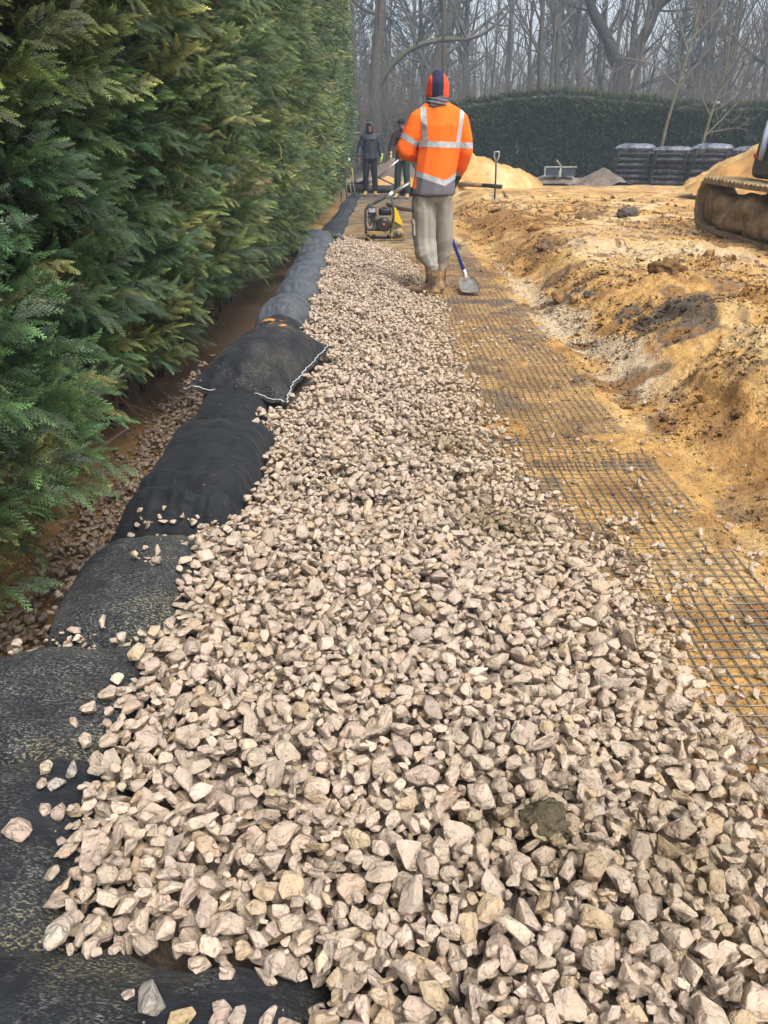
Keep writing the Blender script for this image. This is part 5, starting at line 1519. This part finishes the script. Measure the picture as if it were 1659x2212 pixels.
OL = simple('mud_coated_steel', (.075, .075, .05), .7, .4, .2, .3, 10, .4, 50, dirt=(.34, .25, .09), dirt_amt=.75, dscale=8)
GN = simple('dark_green_grey_paint', (.035, .048, .045), .5, .45, .1, .25, 12, .2, 50, dirt=(.25, .19, .09), dirt_amt=.25, dscale=7)
BLK = simple('black_engine_plastic', (.012, .012, .014), .35, .5, 0, .2, 15, dirt=(.2, .16, .09), dirt_amt=.1, dscale=12)
GM = simple('engine_metal', (.12, .115, .10), .5, .5, .5, .35, 25, .4, 60)
YL = simple('yellow_paint', (.75, .48, .01), .45, .5, 0, .08, 10, dirt=(.35, .22, .06), dirt_amt=.2, dscale=9)
GV = simple('galvanised_tube', (.42, .44, .44), .4, .5, .7, .15, 20)
cm = empty('plate_compactor', (.05, 12.15, float(terrain_z(.05, 12.15)) + .008), 0, 'muddy petrol plate compactor with a yellow belt guard at the end of the gravel', 'compactor')
bm = bmesh.new()
prof = [(-.33, .085), (-.27, .012), (-.24, 0), (.19, 0), (.23, .012), (.275, .075), (.262, .085), (.22, .028), (.18, .018), (-.23, .018), (-.26, .028), (-.318, .09)]
fr = [bm.verts.new((a, -.2, b)) for a, b in prof]; bk = [bm.verts.new((a, .2, b)) for a, b in prof]
n = len(prof)
for i in range(n): bm.faces.new((fr[i], fr[(i + 1) % n], bk[(i + 1) % n], bk[i]))
bm.faces.new(fr[::-1]); bm.faces.new(bk)
bmesh.ops.recalc_face_normals(bm, faces=bm.faces)
bp = bm_obj('base_plate', bm, OL, cm, False)
for sx in (-.2, .02):
    for sy in (-.15, .15): cyl_obj('rubber_mount', (sx, sy, .018), (sx, sy, .10), .028, BLK, cm, 14)
bm = bmesh.new(); box_bm(bm, (-.13, 0, .112), (.40, .34, .018), None, .004)
for sy in (-.165, .165): box_bm(bm, (-.13, sy, .105), (.41, .022, .045), None, .004)
bm_obj('engine_bed', bm, OL, cm, False)
bm = bmesh.new()
for sy in (-.17, .17):
    tube_bm(bm, [(-.31, sy, .10), (-.325, sy, .20), (-.325, sy, .40), (-.29, sy, .455), (-.20, sy, .50)], .015, 10)
    tube_bm(bm, [(.04, sy, .10), (.09, sy, .30), (.085, sy, .46), (.055, sy, .60)], .014, 10)
tube_bm(bm, [(-.325, -.17, .40), (-.325, .17, .40)], .014, 10); tube_bm(bm, [(.087, -.17, .42), (.087, .17, .42)], .014, 10)
bm_obj('frame', bm, GN, cm)
hb_ = bmesh.new()
tube_bm(hb_, [(.07, -.17, .635), (.0, -.17, .60), (-.20, -.17, .50), (-.22, -.15, .49), (-.22, .15, .49), (-.20, .17, .50), (.0, .17, .60), (.07, .17, .635)], .015, 10)
hnd = bm_obj('handle', hb_, GN, cm)
hb_ = bmesh.new()
tube_bm(hb_, [(.03, -.17, .612), (.20, -.17, .71), (.28, -.165, .755), (.31, -.14, .772), (.31, .14, .772), (.28, .165, .755), (.20, .17, .71), (.03, .17, .612)], .015, 10)
for sy in (-.17, .17):
    tube_bm(hb_, [(-.03, sy, .582), (.085, sy, .645)], .021, 10)
bm_obj('grip_bar', hb_, GV, hnd)
eng = bm_obj('engine', (lambda b: (box_bm(b, (-.12, 0, .20), (.20, .22, .15), None, .02), box_bm(b, (-.20, 0, .29), (.12, .16, .12), None, .015), b)[-1])(bmesh.new()), GM, cm, False)
bm = bmesh.new()
for k in range(7): box_bm(bm, (-.235, 0, .235 + k * .014), (.10, .17, .005))
bm_obj('cooling_fins', bm, GM, eng, False)
bm = bmesh.new(); tube_bm(bm, [(-.055, -.115, .215), (-.055, -.135, .215), (-.055, -.175, .215), (-.055, -.185, .215)], [.10, .10, .092, .06], 28)
rc = bm_obj('recoil_starter', bm, BLK, eng)
bm = bmesh.new()
for k in range(14):
    a = k * 2 * math.pi / 14; box_bm(bm, (-.055 + .066 * math.cos(a), -.186, .215 + .066 * math.sin(a)), (.034, .004, .006), Matrix.Rotation(-a, 3, 'Y'))
bm_obj('starter_slots', bm, GM, rc, False)
cyl_obj('starter_hub', (-.055, -.184, .215), (-.055, -.192, .215), .028, simple('faded_red', (.25, .05, .03), .6), rc, 18)
ft = bm_obj('fuel_tank', (lambda b: (box_bm(b, (-.035, -.0, .385), (.19, .22, .095), None, .028), b)[-1])(bmesh.new()), BLK, eng, True)
cyl_obj('tank_cap', (-.035, -.03, .43), (-.035, -.03, .455), .032, GM, ft, 20, .006)
af = box_obj('air_filter', (-.225, -.06, .395), (.125, .13, .105), BLK, eng, .018)
box_obj('filter_sticker', (-.225, -.1262, .412), (.10, .003, .055), simple('pale_sticker', (.62, .64, .72), .5), af, .001)
bm = bmesh.new(); tube_bm(bm, [(-.27, -.09, .30), (-.27, -.13, .27), (-.25, -.13, .20)], .014, 8); tube_bm(bm, [(-.14, -.10, .33), (-.15, -.13, .28), (-.15, -.12, .18)], .012, 8)
box_bm(bm, (-.165, -.115, .295), (.05, .06, .06), None, .01)
bm_obj('carburettor', bm, GM, eng)
bm = bmesh.new()
pr = [(.098, .45), (.125, .448), (.165, .36), (.225, .215), (.215, .195), (.10, .255)]
A = [bm.verts.new((a, -.12, b)) for a, b in pr]; B = [bm.verts.new((a, -.05, b)) for a, b in pr]
for i in range(len(pr)): bm.faces.new((A[i], A[(i + 1) % 6], B[(i + 1) % 6], B[i]))
bm.faces.new(A[::-1]); bm.faces.new(B); bmesh.ops.recalc_face_normals(bm, faces=bm.faces); bmesh.ops.bevel(bm, geom=bm.edges[:], offset=.008, segments=2, affect='EDGES')
bm_obj('belt_guard', bm, YL, cm, False)
bm = bmesh.new()
pr = [(.04, .26), (.10, .25), (.21, .19), (.16, .12), (.06, .12)]
A = [bm.verts.new((a, -.10, b)) for a, b in pr]; B = [bm.verts.new((a, -.06, b)) for a, b in pr]
for i in range(5): bm.faces.new((A[i], A[(i + 1) % 5], B[(i + 1) % 5], B[i]))
bm.faces.new(A[::-1]); bm.faces.new(B); bmesh.ops.recalc_face_normals(bm, faces=bm.faces)
bm_obj('clutch_cover', bm, OL, cm, False)
ex = cyl_obj('exciter', (.165, -.15, .085), (.165, .15, .085), .078, OL, cm, 26, .012)
for sy in (-.158, .158): cyl_obj('exciter_cap', (.165, sy - .008, .085), (.165, sy + .008, .085), .05, GM, ex, 20, .003)
tube_obj('lifting_eye', [(.235, -.1, .03), (.245, -.1, .13), (.245, .1, .13), (.235, .1, .03)], .010, OL, cm, 8)

# ---------------------------------------------------------------- small site things
def rock_lump(name, label, cat, x, y, z, s, seed, col, mat='sand', flat=.6):
    bm = bmesh.new(); bmesh.ops.create_icosphere(bm, subdivisions=4, radius=1)
    V = np.array([v.co[:] for v in bm.verts]); bm.verts.index_update(); F = np.array([[v.index for v in f.verts] for f in bm.faces]); bm.free()
    nz = .45 * fbm(V[:, 0] * 1.8 + seed, V[:, 1] * 1.8 + V[:, 2], 5, 700, .65) + .35 * ridged(V[:, 0] * 2.5 + V[:, 2] * 1.7, V[:, 1] * 2.5 + seed, 4, 710)
    V = V * (1 + nz)[:, None] * np.array((s, s * .8, s * flat))
    o = fast_mesh(name, V, F, M[mat], None, True, np.broadcast_to(np.array(col), V.shape)); o.location = (x, y, z)
    return tag(o, label, cat)
def gz(x, y):
    ix = int((x - GX0) / CELL); iy = int((y - GY0) / CELL); return float(HM[max(ix, 0):ix + 2, max(iy, 0):iy + 2].mean())
rock_lump('soil_clod', 'dark wet clod of soil sunk in the gravel beside the mesh', 'soil clod', .40, 2.50, gz(.40, 2.50) - .004, .065, 1, (.105, .085, .058), flat=.25)
rock_lump('soil_clod', 'olive-brown clod of earth on the gravel in the lower right', 'soil clod', .30, 1.05, gz(.30, 1.05) + .0, .046, 2, (.11, .085, .045), flat=.45)
for k, (x, y, s, lab) in enumerate(((1.72, 6.55, .05, 'small grey clod of clay beside the pale gully'), (1.62, 8.9, .04, 'dark clod at the foot of the sand bank behind the shovel'), (2.35, 6.6, .13, 'big brown crumbly lump of earth right of the dark soil patch'), (3.1, 12.6, .16, 'brown sand lump near the excavator track'), (3.9, 13.2, .15, 'dark earth lumps at the foot of the right sand heap'))):
    rock_lump('earth_lump', lab, 'earth lump', x, y, float(terrain_z(x, y)) + s * .15, s, 10 + k, ((.13, .105, .075), (.11, .085, .055), (.2, .11, .035), (.22, .13, .05), (.10, .08, .06))[k])

# clods and crumbs of sand over the dug bank
r = np.random.default_rng(91); ST0 = len(ST)
def crumbs(n, xr, yr, ssc, pw=1.5):
    VV, FF, CC = [], [], []; off = 0
    ys = yr[0] + (yr[1] - yr[0]) * r.random(n) ** pw; xs = xr[0] + (xr[1] - xr[0]) * r.random(n)
    dens = fbm(xs * 1.7, ys * 1.3, 4, 720) + .5 * fbm(xs * 6, ys * 6, 2, 725)
    k = (dens > r.normal(.02, .25, n)); xs, ys = xs[k], ys[k]
    s = np.exp(r.normal(math.log(ssc), .55, len(xs))) * (.95 + .065 * ys); z = terrain_z(xs, ys)
    col = ground_col(xs, ys) * np.exp(r.normal(-.06, .2, len(xs)))[:, None]
    sh = r.integers(0, NSH, len(xs))
    for q in range(NSH):
        m_ = np.where(sh == q)[0]
        if not len(m_): continue
        V, F, _ = SHAPES[0][q]
        R = np.stack([flat_rot(r, .6) for _ in m_])
        W = np.einsum('nij,vj->nvi', R, V * np.array((1, 1, .8))) * s[m_][:, None, None] + np.stack([xs[m_], ys[m_], z[m_] + s[m_] * .15], -1)[:, None, :]
        W = W + .22 * s[m_][:, None, None] * r.normal(size=W.shape)
        n_, v = W.shape[:2]
        VV.append(W.reshape(-1, 3)); FF.append((F[None] + (np.arange(n_) * v)[:, None, None]).reshape(-1, 3) + off); CC.append(np.repeat(col[m_], v, axis=0)); off += n_ * v
    return np.concatenate(VV), np.concatenate(FF), np.concatenate(CC)
V1, F1, C1 = crumbs(42000, (1.25, 4.6), (1.6, 17), .0062, 1.35)
V0_, F0_, C0_ = crumbs(26000, (1.4, 3.6), (1.7, 7.5), .0062, 1.1)
V1, F1, C1 = np.concatenate([V1, V0_]), np.concatenate([F1, F0_ + len(V1)]), np.concatenate([C1, C0_])
V2, F2, C2 = crumbs(1300, (1.45, 6), (2, 18), .020, 1.4)
V3_, F3_, C3_ = crumbs(6000, (.4, 1.3), (1.6, 12), .0045, 1.2)
o = fast_mesh('sand_crumbs', np.concatenate([V1, V2, V3_]), np.concatenate([F1, F2 + len(V1), F3_ + len(V1) + len(V2)]), M['sand'], None, True, np.clip(np.concatenate([C1, C2, C3_]), .01, .9))
tag(o, 'crumbs and clods of ochre sand scattered over the dug ground', None, None, 'stuff')

heap_mesh('sand_heap', 2.35, 23.6, 2.2, 1.5, .88, 3, sand_col, 'rounded ochre sand heap just behind the orange worker', 'sand heap')
heap_mesh('sand_heap', 10.1, 17.4, 3.6, 2.8, 1.95, 5, lambda x, y, s: sand_col(x, y, s) * np.array((.88, .82, .75)), 'big brownish sand heap sloping down behind the excavator', 'sand heap', 130)
earth = lambda x, y, s: lerp(np.broadcast_to(np.array((.13, .10, .075)), x.shape + (3,)), np.array((.23, .19, .15)), sstep(-.2, .4, fbm(x * 3, y * 3, 3, 740)))
heap_mesh('debris_heap', 6.85, 26.2, .95, .7, .52, 7, earth, 'pointed grey-brown heap of rubble left of the wrapped sacks', 'rubble heap', 60)
heap_mesh('debris_heap', 5.6, 26.9, 1.3, .8, .42, 8, earth, 'low grey rubble heap under the dark metal frame', 'rubble heap', 60)
heap_mesh('debris_heap', .35, 27.3, 1.6, .9, .75, 9, earth, 'grey rubble heap seen between the two distant men', 'rubble heap', 60)
heap_mesh('sand_heap', .1, 24.9, .75, .45, .40, 11, lambda x, y, s: sand_col(x, y, s) * np.array((.9, .75, .6)), 'small orange sand heap between the legs of the two distant men', 'sand heap', 50)
heap_mesh('sand_heap', -1.25, 14.2, .22, .8, .07, 12, sand_col, 'thin spill of orange sand at the foot of the hedge beyond the last bag', 'sand heap', 40)

# wrapped stacks of black sacks
FILM, nt_, p_ = new_mat('black_plastic_sacks', .22, .7)
tc = nd(nt_, "ShaderNodeTexCoord").outputs['Object']; n_ = noise_node(nt_, 6, 5, .6, tc)
nt_.links.new(ramp(nt_, n_.outputs[0], [(.35, (.012, .013, .017)), (.7, (.05, .05, .06))]).outputs[0], p_.inputs['Base Color'])
n2 = noise_node(nt_, 7, 5, .7, tc); bump(nt_, p_, n2.outputs[0], 1.0, .12)
TOPF, nt_, p_ = new_mat('silvery_film', .3, .6)
tc = nd(nt_, "ShaderNodeTexCoord").outputs['Object']; n_ = noise_node(nt_, 5, 5, .6, tc)
nt_.links.new(ramp(nt_, n_.outputs[0], [(.38, (.03, .035, .05)), (.62, (.20, .22, .27))]).outputs[0], p_.inputs['Base Color'])
n2 = noise_node(nt_, 9, 5, .7, tc); bump(nt_, p_, n2.outputs[0], .9, .05)
labs = ['leftmost film-wrapped stack of black sacks, with a crumpled silvery top', 'second film-wrapped stack of black sacks from the left, behind its neighbour\'s straps', 'third wrapped stack of black sacks, below the slim pale sapling', 'fourth wrapped stack of black sacks, half buried by the big sand heap', 'last wrapped stack of black sacks, almost hidden behind the big sand heap']
def sack_mesh(name, w, l, h, seed, par, loc, mat):
    nu = 28
    u = np.linspace(-1, 1, nu); U, Vv = np.meshgrid(u, u, indexing='ij')
    e = np.clip(1 - np.abs(U) ** 5, 0, 1) ** .5 * np.clip(1 - np.abs(Vv) ** 5, 0, 1) ** .5
    wob = 1 + .05 * fbm(U * 2 + seed, Vv * 2, 3, 760)
    x = U * w / 2 * wob; y = Vv * l / 2 * wob
    zt = h * .5 * e + .03 * fbm(U * 3 + seed, Vv * 3, 3, 762) * e; zb = -h * .5 * e
    I = np.arange(nu * nu).reshape(nu, nu); F = np.stack([I[:-1, :-1], I[1:, :-1], I[1:, 1:], I[:-1, 1:]], -1).reshape(-1, 4)
    A = np.stack([x, y, zt], -1).reshape(-1, 3); B = np.stack([x, y, zb - .001], -1).reshape(-1, 3)
    o = fast_mesh(name, np.concatenate([A, B]), [F, F[:, ::-1] + nu * nu], mat, par, True); o.location = loc
    return o
for i in range(5):
    x = 8.05 + .98 * i; y = 27.1 - .62 * i
    st_ = empty('sack_stack', (x, y, .04), rad(-30), labs[i], 'stack of sacks', 'wrapped stacks of black sacks in front of the back hedge')
    rs = random.Random(i)
    for k in range(6):
        sack_mesh('sack', 1.12 + rs.uniform(-.06, .06), .98 + rs.uniform(-.05, .05), .21, i * 10 + k, st_, (rs.uniform(-.03, .03), rs.uniform(-.03, .03), .14 + .165 * k), FILM)
    cvr = sack_mesh('top_cover', 1.08, 1.0, .26 if i in (0, 2) else .2, 80 + i, st_, (0, 0, 1.08 + (.05 if i in (0, 2) else 0)), TOPF)
    bm = bmesh.new()
    bm.free()
    for sx in (-.46, .44): tube_obj('strap', [(sx + .10, -.53, 1.08), (sx + .05, -.54, .8), (sx - .02, -.54, .4), (sx - .05, -.53, .1)], [.03, .022, .02, .02], BK, st_, 6)
    box_obj('pallet', (0, 0, .04), (1.0, .95, .08), simple('pallet_wood', (.2, .15, .1), .9), st_, .01)

# excavator
MUD, nt_, p_ = new_mat('dried_mud_on_steel', .95, .2)
tc = nd(nt_, "ShaderNodeTexCoord").outputs['Object']; n_ = noise_node(nt_, 5, 8, .7, tc)
nt_.links.new(ramp(nt_, n_.outputs[0], [(.36, (.22, .15, .075)), (.5, (.40, .29, .155)), (.66, (.52, .39, .22))]).outputs[0], p_.inputs['Base Color'])
n2 = noise_node(nt_, 16, 7, .75, tc); bump(nt_, p_, n2.outputs[0], 1.0, .05)
exc = empty('excavator', (4.86, 9.3, .27), rad(-3), 'small tracked excavator with mud-caked tracks and dark grey rear, cut off at the right', 'excavator')
def track(xo):
    w = .42; L = 1.42; h = .30; zc = .32
    def prof(t, rr_):   # rounded path
        s = t * (4 * L + 2 * math.pi * rr_) 
        if s < 2 * L: return (-L + s, zc - rr_)
        s -= 2 * L
        if s < math.pi * rr_: a = -math.pi / 2 + s / rr_; return (L + math.cos(a) * rr_, zc + math.sin(a) * rr_)
        s -= math.pi * rr_
        if s < 2 * L: return (L - s, zc + rr_ - .012 * math.sin(math.pi * s / (2 * L)))
        s -= 2 * L
        a = math.pi / 2 + s / rr_; return (-L + math.cos(a) * rr_, zc + math.sin(a) * rr_)
    N = 58; bm = bmesh.new()
    inner = []; outer = []
    for i in range(N * 2):
        o_ = prof(i / (N * 2), h); n_i = prof(i / (N * 2), h - .045)
        bumpz = .034 if i % 2 else 0
        c0 = np.array(o_); c1 = np.array(n_i); d = (c0 - c1) / (np.linalg.norm(c0 - c1) + 1e-9); c0 = c0 + d * bumpz
        outer.append([bm.verts.new((xo - w / 2, c0[0], c0[1])), bm.verts.new((xo + w / 2, c0[0], c0[1]))]); inner.append([bm.verts.new((xo - w / 2, c1[0], c1[1])), bm.verts.new((xo + w / 2, c1[0], c1[1]))])
    M_ = N * 2
    for i in range(M_):
        j = (i + 1) % M_
        bm.faces.new((outer[i][0], outer[i][1], outer[j][1], outer[j][0])); bm.faces.new((inner[j][0], inner[j][1], inner[i][1], inner[i][0]))
        bm.faces.new((outer[i][0], outer[j][0], inner[j][0], inner[i][0])); bm.faces.new((outer[j][1], outer[i][1], inner[i][1], inner[j][1]))
    bmesh.ops.recalc_face_normals(bm, faces=bm.faces)
    tk = bm_obj('track', bm, MUD, exc, False)
    P = [[(V3(xo, -1.15, .33), (.19, .12, .15)), (V3(xo, 1.02, .33), (.19, .12, .15))], [(V3(xo, -1.1, .16), (.20, .1, .08)), (V3(xo, 1.05, .16), (.20, .1, .08))], [(V3(xo, -1.1, .16), (.185, .1, .08)), (V3(xo, 1.05, .16), (.185, .1, .08)), (V3(xo, -1.15, .33), (.18, .12, .12)), (V3(xo, 1.02, .33), (.18, .12, .12))]]
    solid('track_frame', P, .025, MUD, tk, 2, lambda c: .10 * fbm(c[:, 1] * 3.3, c[:, 2] * 4 + c[:, 0], 4, 770) + .02 * fbm(c[:, 1] * 14, c[:, 2] * 14, 3, 775))
    for yy in (-1.38, 1.38):
        wl = cyl_obj('idler', (xo - .15, yy, .32), (xo + .15, yy, .32), .215, MUD, tk, 24, .03)
    for k in range(5): cyl_obj('roller', (xo - .15, -.9 + .45 * k, .10), (xo + .15, -.9 + .45 * k, .10), .055, MUD, tk, 16, .01)
track(-.58); track(.98)
box_obj('chassis', (.2, 0, .42), (1.2, .9, .3), MUD, exc, .04)
cyl_obj('slew_ring', (.2, .1, .56), (.2, .1, .68), .42, BLK, exc, 30)
DGY = simple('dark_grey_paint', (.04, .045, .05), .4, .5, .1, .15, 6, dirt=(.22, .15, .08), dirt_amt=.25, dscale=5)
ub = solid('body', [[(V3(-.42, .72, .74), .09), (V3(.95, .72, .74), .09), (V3(-.38, .70, 1.22), .09), (V3(.95, .70, 1.22), .09), (V3(-.40, -.5, .74), .09), (V3(.95, -.9, .74), .09), (V3(-.36, -.5, 1.22), .09), (V3(.95, -.9, 1.22), .09)]], .03, DGY, exc, 2)
box_obj('reflector', (-.385, .806, .90), (.13, .012, .05), simple('red_reflector', (.55, .02, .02), .3), ub, .004)
box_obj('reflector', (-.512, .66, .90), (.012, .12, .05), simple('red_reflector', (.55, .02, .02), .3), ub, .004)
bm = bmesh.new(); tube_bm(bm, [(-.505, .50, .86), (-.512, .48, 1.0), (-.50, .50, 1.15), (-.47, .53, 1.29), (-.40, .55, 1.315)], [.035, .035, .035, .03, .025], 10)
bm_obj('edge_trim', bm, simple('pale_blue_grey_trim', (.45, .5, .6), .35, .5, 0, .1), ub)
cab = box_obj('cab', (.55, .1, 1.75), (.95, 1.1, 1.0), DGY, exc, .06)
for c_, s_ in (((.07, .1, 1.85), (.012, .9, .6)), ((.55, -.455, 1.85), (.75, .012, .6)), ((.55, .655, 1.85), (.75, .012, .6))): box_obj('window', c_, s_, simple('dark_glass', (.03, .04, .05), .08, .8), cab, .002)
bm = bmesh.new(); tube_bm(bm, [(.5, -.9, 1.0), (.45, -1.9, 2.2), (.45, -3.0, 2.4)], [.14, .16, .1], 4); tube_bm(bm, [(.45, -3.0, 2.4), (.45, -3.7, 1.0)], [.1, .08], 4)
boom = bm_obj('boom', bm, DGY, exc, False)

# lamp, stake, tools, pipes
WHT = simple('white_paint', (.72, .74, .74), .5)
lp = empty('street_lamp', (14.45, 37.0, .1), 0, 'small white lamp on a bent post showing above the back hedge', 'street lamp')
tube_obj('post', [(0, 0, 0), (.05, 0, 1.6), (.12, 0, 2.72)], [.035, .03, .025], WHT, lp, 8)
tube_obj('arm', [(.12, 0, 2.68), (-.10, 0, 2.72), (-.30, 0, 2.74)], .028, WHT, lp, 8)
box_obj('lamp_head', (-.36, 0, 2.77), (.30, .18, .08), WHT, lp, .02)
tag(tube_obj('stake', [(11.35, 25.2, .2), (11.40, 25.2, 1.62)], [.02, .015], simple('orange_wood', (.35, .13, .06), .8), None, 6), 'thin reddish stake standing behind the right sand heap', 'stake')
fk = empty('spade', (2.28, 17.1, float(terrain_z(2.28, 17.1))), 0, 'spade with a metal D-handle stuck upright in the sand right of the orange worker', 'spade')
DKM = simple('dark_worn_shaft', (.05, .045, .04), .6, .4, 0, .3, 12)
tube_obj('shaft', [(0, 0, .0), (.0, .0, .4), (-.01, .01, .72)], .019, DKM, fk, 10)
tube_obj('grip', [(-.01, .01, .72), (-.05, .01, .80), (-.055, .01, .90), (.04, .01, .90), (.04, .01, .80), (-.01, .01, .72)], .014, WS, fk, 8)
box_obj('blade', (0, 0, -.05), (.17, .012, .22), WS, fk, .004)

def at_px(u, v, z=0.0):
    P_ = rad(25.6); dx = (u - 829.5) / 1661.; dv = (1106 - v) / 1661.
    d = (dx, math.cos(P_) + dv * math.sin(P_), -math.sin(P_) + dv * math.cos(P_)); t = (z - CAM_H) / d[2]
    return Vector((d[0] * t, d[1] * t, z))
fabric = simple('black_ground_fabric', (.022, .026, .032), .6, .4, 0, .3, 8, .4, 30, dirt=(.12, .105, .08), dirt_amt=.3, dscale=5)
# rolled fabric lying across the end of the path
ro = empty('fabric_roll', (.1, 23.9, .1), 0, 'long dark roll of ground fabric lying across the path behind the two men', 'fabric roll')
tube_obj('roll', [(-1.15, .25, .02), (-.3, .1, .02), (.6, 0, .02), (1.75, -.1, .02)], .105, fabric, ro, 18)
cyl_obj('core_end', (1.74, -.1, .02), (1.79, -.104, .02), .05, DKM, ro, 14)
# flat fabric running on from the last bag
nu, nv = 14, 220
u = np.linspace(0, 1, nu); v = np.linspace(0, 1, nv); Vv, U = np.meshgrid(v, u, indexing='ij')
Yy = 11.9 + 11.4 * Vv; xl = -1.02 + .10 * Vv + .05 * fbm(Yy * .8, Yy * 0, 3, 780); xr_ = -.66 - .0 * Vv + .06 * fbm(Yy * 1.1, Yy * 0 + 4, 3, 782)
Xx = xl + (xr_ - xl) * U
Zz = terrain_z(Xx, Yy) * .3 + .045 + .030 * np.sin(math.pi * U) ** .5 + .030 * fbm(Xx * 9, Yy * 3.3, 3, 785)
I = np.arange(nu * nv).reshape(nv, nu); F = np.stack([I[:-1, :-1], I[:-1, 1:], I[1:, 1:], I[1:, :-1]], -1).reshape(-1, 4)
A = np.stack([Xx, Yy, Zz], -1).reshape(-1, 3); B = A.copy(); B[:, 2] -= .04
o = fast_mesh('fabric_strip', np.concatenate([A, B]), [F, F[:, ::-1] + len(A)], fabric, None, True)
tag(o, 'long strip of dark ground fabric running on beyond the last bag to the roll', 'ground fabric')
brn = simple('muddy_brown_pipe', (.22, .15, .085), .8, .3, 0, .3, 8)
pp = empty('drain_pipe', (0, 0, 0), 0, 'brown muddy pipe with a black end, lying on the sand right of the orange worker', 'pipe')
a = Vector((2.0, 22.2, .33)); b = Vector((2.55, 21.5, .33)); c_ = Vector((2.95, 21.0, .32))
tube_obj('pipe', [a, a.lerp(b, .5), b], .055, brn, pp, 12); tube_obj('end_piece', [b, c_], .052, BK, pp, 12)
tag(tube_obj('hose', [at_px(838, 441, .05), at_px(850, 446, .03), at_px(868, 452, .03), at_px(900, 455, .04), at_px(930, 452, .04)], .045, simple('brown_black_hose', (.06, .05, .035), .7), None, 10), 'dark bent hose lying across the mesh behind the plate compactor', 'hose')
tl = empty('long_tool', (.1, 20.8, .2), 0, 'long pole tool with a pale metal handle, leaning between the two distant men', 'tool')
tube_obj('handle', [(-.24, 0, .34), (.02, 0, .55), (.26, 0, .74)], .022, GV, tl, 8)
tube_obj('dark_bar', [(-.26, 0, .35), (-.05, -.1, .26), (.16, -.1, .17)], .018, DKM, tl, 8)
tf = empty('tube_frame', (-.88, 21.0, .04), 0, 'bent black tube frame with pale straps by the far end of the tall hedge', 'tube frame')
bm = bmesh.new()
tube_bm(bm, [(.02, 0, .88), (-.06, 0, .72), (-.10, 0, .4), (-.06, 0, .0)], .014, 7); tube_bm(bm, [(.10, .15, .86), (.16, .15, .6), (.16, .15, .3), (.12, .15, .02)], .014, 7)
tube_bm(bm, [(.02, 0, .88), (.14, 0, .82), (.34, 0, .68)], .014, 7); tube_bm(bm, [(.0, 0, .82), (.06, 0, .55)], .012, 7)
bm_obj('tubes', bm, DKM, tf)
tube_obj('knob', [(.005, 0, .86), (.02, 0, .93)], .024, WHT, tf, 8)
bm = bmesh.new(); tube_bm(bm, [(.06, .05, .1), (.03, .05, .3), (.05, .05, .62), (.07, .05, .72), (.09, .05, .7), (.10, .05, .4), (.15, .05, .08)], .012, 5)
bm_obj('strap', bm, simple('pale_strap', (.42, .35, .2), .8), tf)
tag(tube_obj('stake', [(-1.06, 20.5, .0), (-1.04, 20.5, .55)], .018, DKM, None, 7), 'short dark stake at the foot of the tall hedge near the bent tube frame', 'stake')
mf = empty('metal_frame', (5.5, 26.4, .52), rad(-6), 'dark blue metal trough with pale edges resting on low rubble', 'metal frame')
box_obj('panel', (-.22, 0, .0), (.40, .25, .24), simple('dark_blue_panel', (.02, .03, .045), .5), mf, .01); box_obj('panel', (.28, .0, -.02), (.42, .25, .22), simple('dark_blue_panel', (.02, .03, .045), .5), mf, .01)
bm = bmesh.new(); box_bm(bm, (.02, -.14, .125), (1.0, .03, .03)); box_bm(bm, (.03, -.14, -.01), (.05, .03, .3)); box_bm(bm, (-.45, -.14, 0), (.03, .03, .26))
bm_obj('rim', bm, simple('pale_metal_edge', (.35, .37, .33), .6), mf, False)
tube_obj('stick', [(.05, -.1, .14), (-.12, -.1, .32)], .02, simple('pale_stick', (.4, .33, .2), .8), mf, 6)

# haze
bm = bmesh.new(); bmesh.ops.create_cube(bm, size=1.0, matrix=Matrix.Translation((20, 45, 11.5)) @ Matrix.Diagonal((190, 200, 27, 1)))
hz = bm_obj('haze', bm, None, None, False)
mh = bpy.data.materials.new('haze_air'); mh.use_nodes = True; nt_ = mh.node_tree; nt_.nodes.clear()
ou = nt_.nodes.new('ShaderNodeOutputMaterial'); pv = nt_.nodes.new('ShaderNodeVolumePrincipled'); pv.inputs['Density'].default_value = .0027; pv.inputs['Color'].default_value = (.72, .84, .98, 1)
nt_.links.new(pv.outputs[0], ou.inputs['Volume']); hz.data.materials.append(mh)
tag(hz, 'thin winter haze in the air over the yard and wood', None, None, 'stuff')
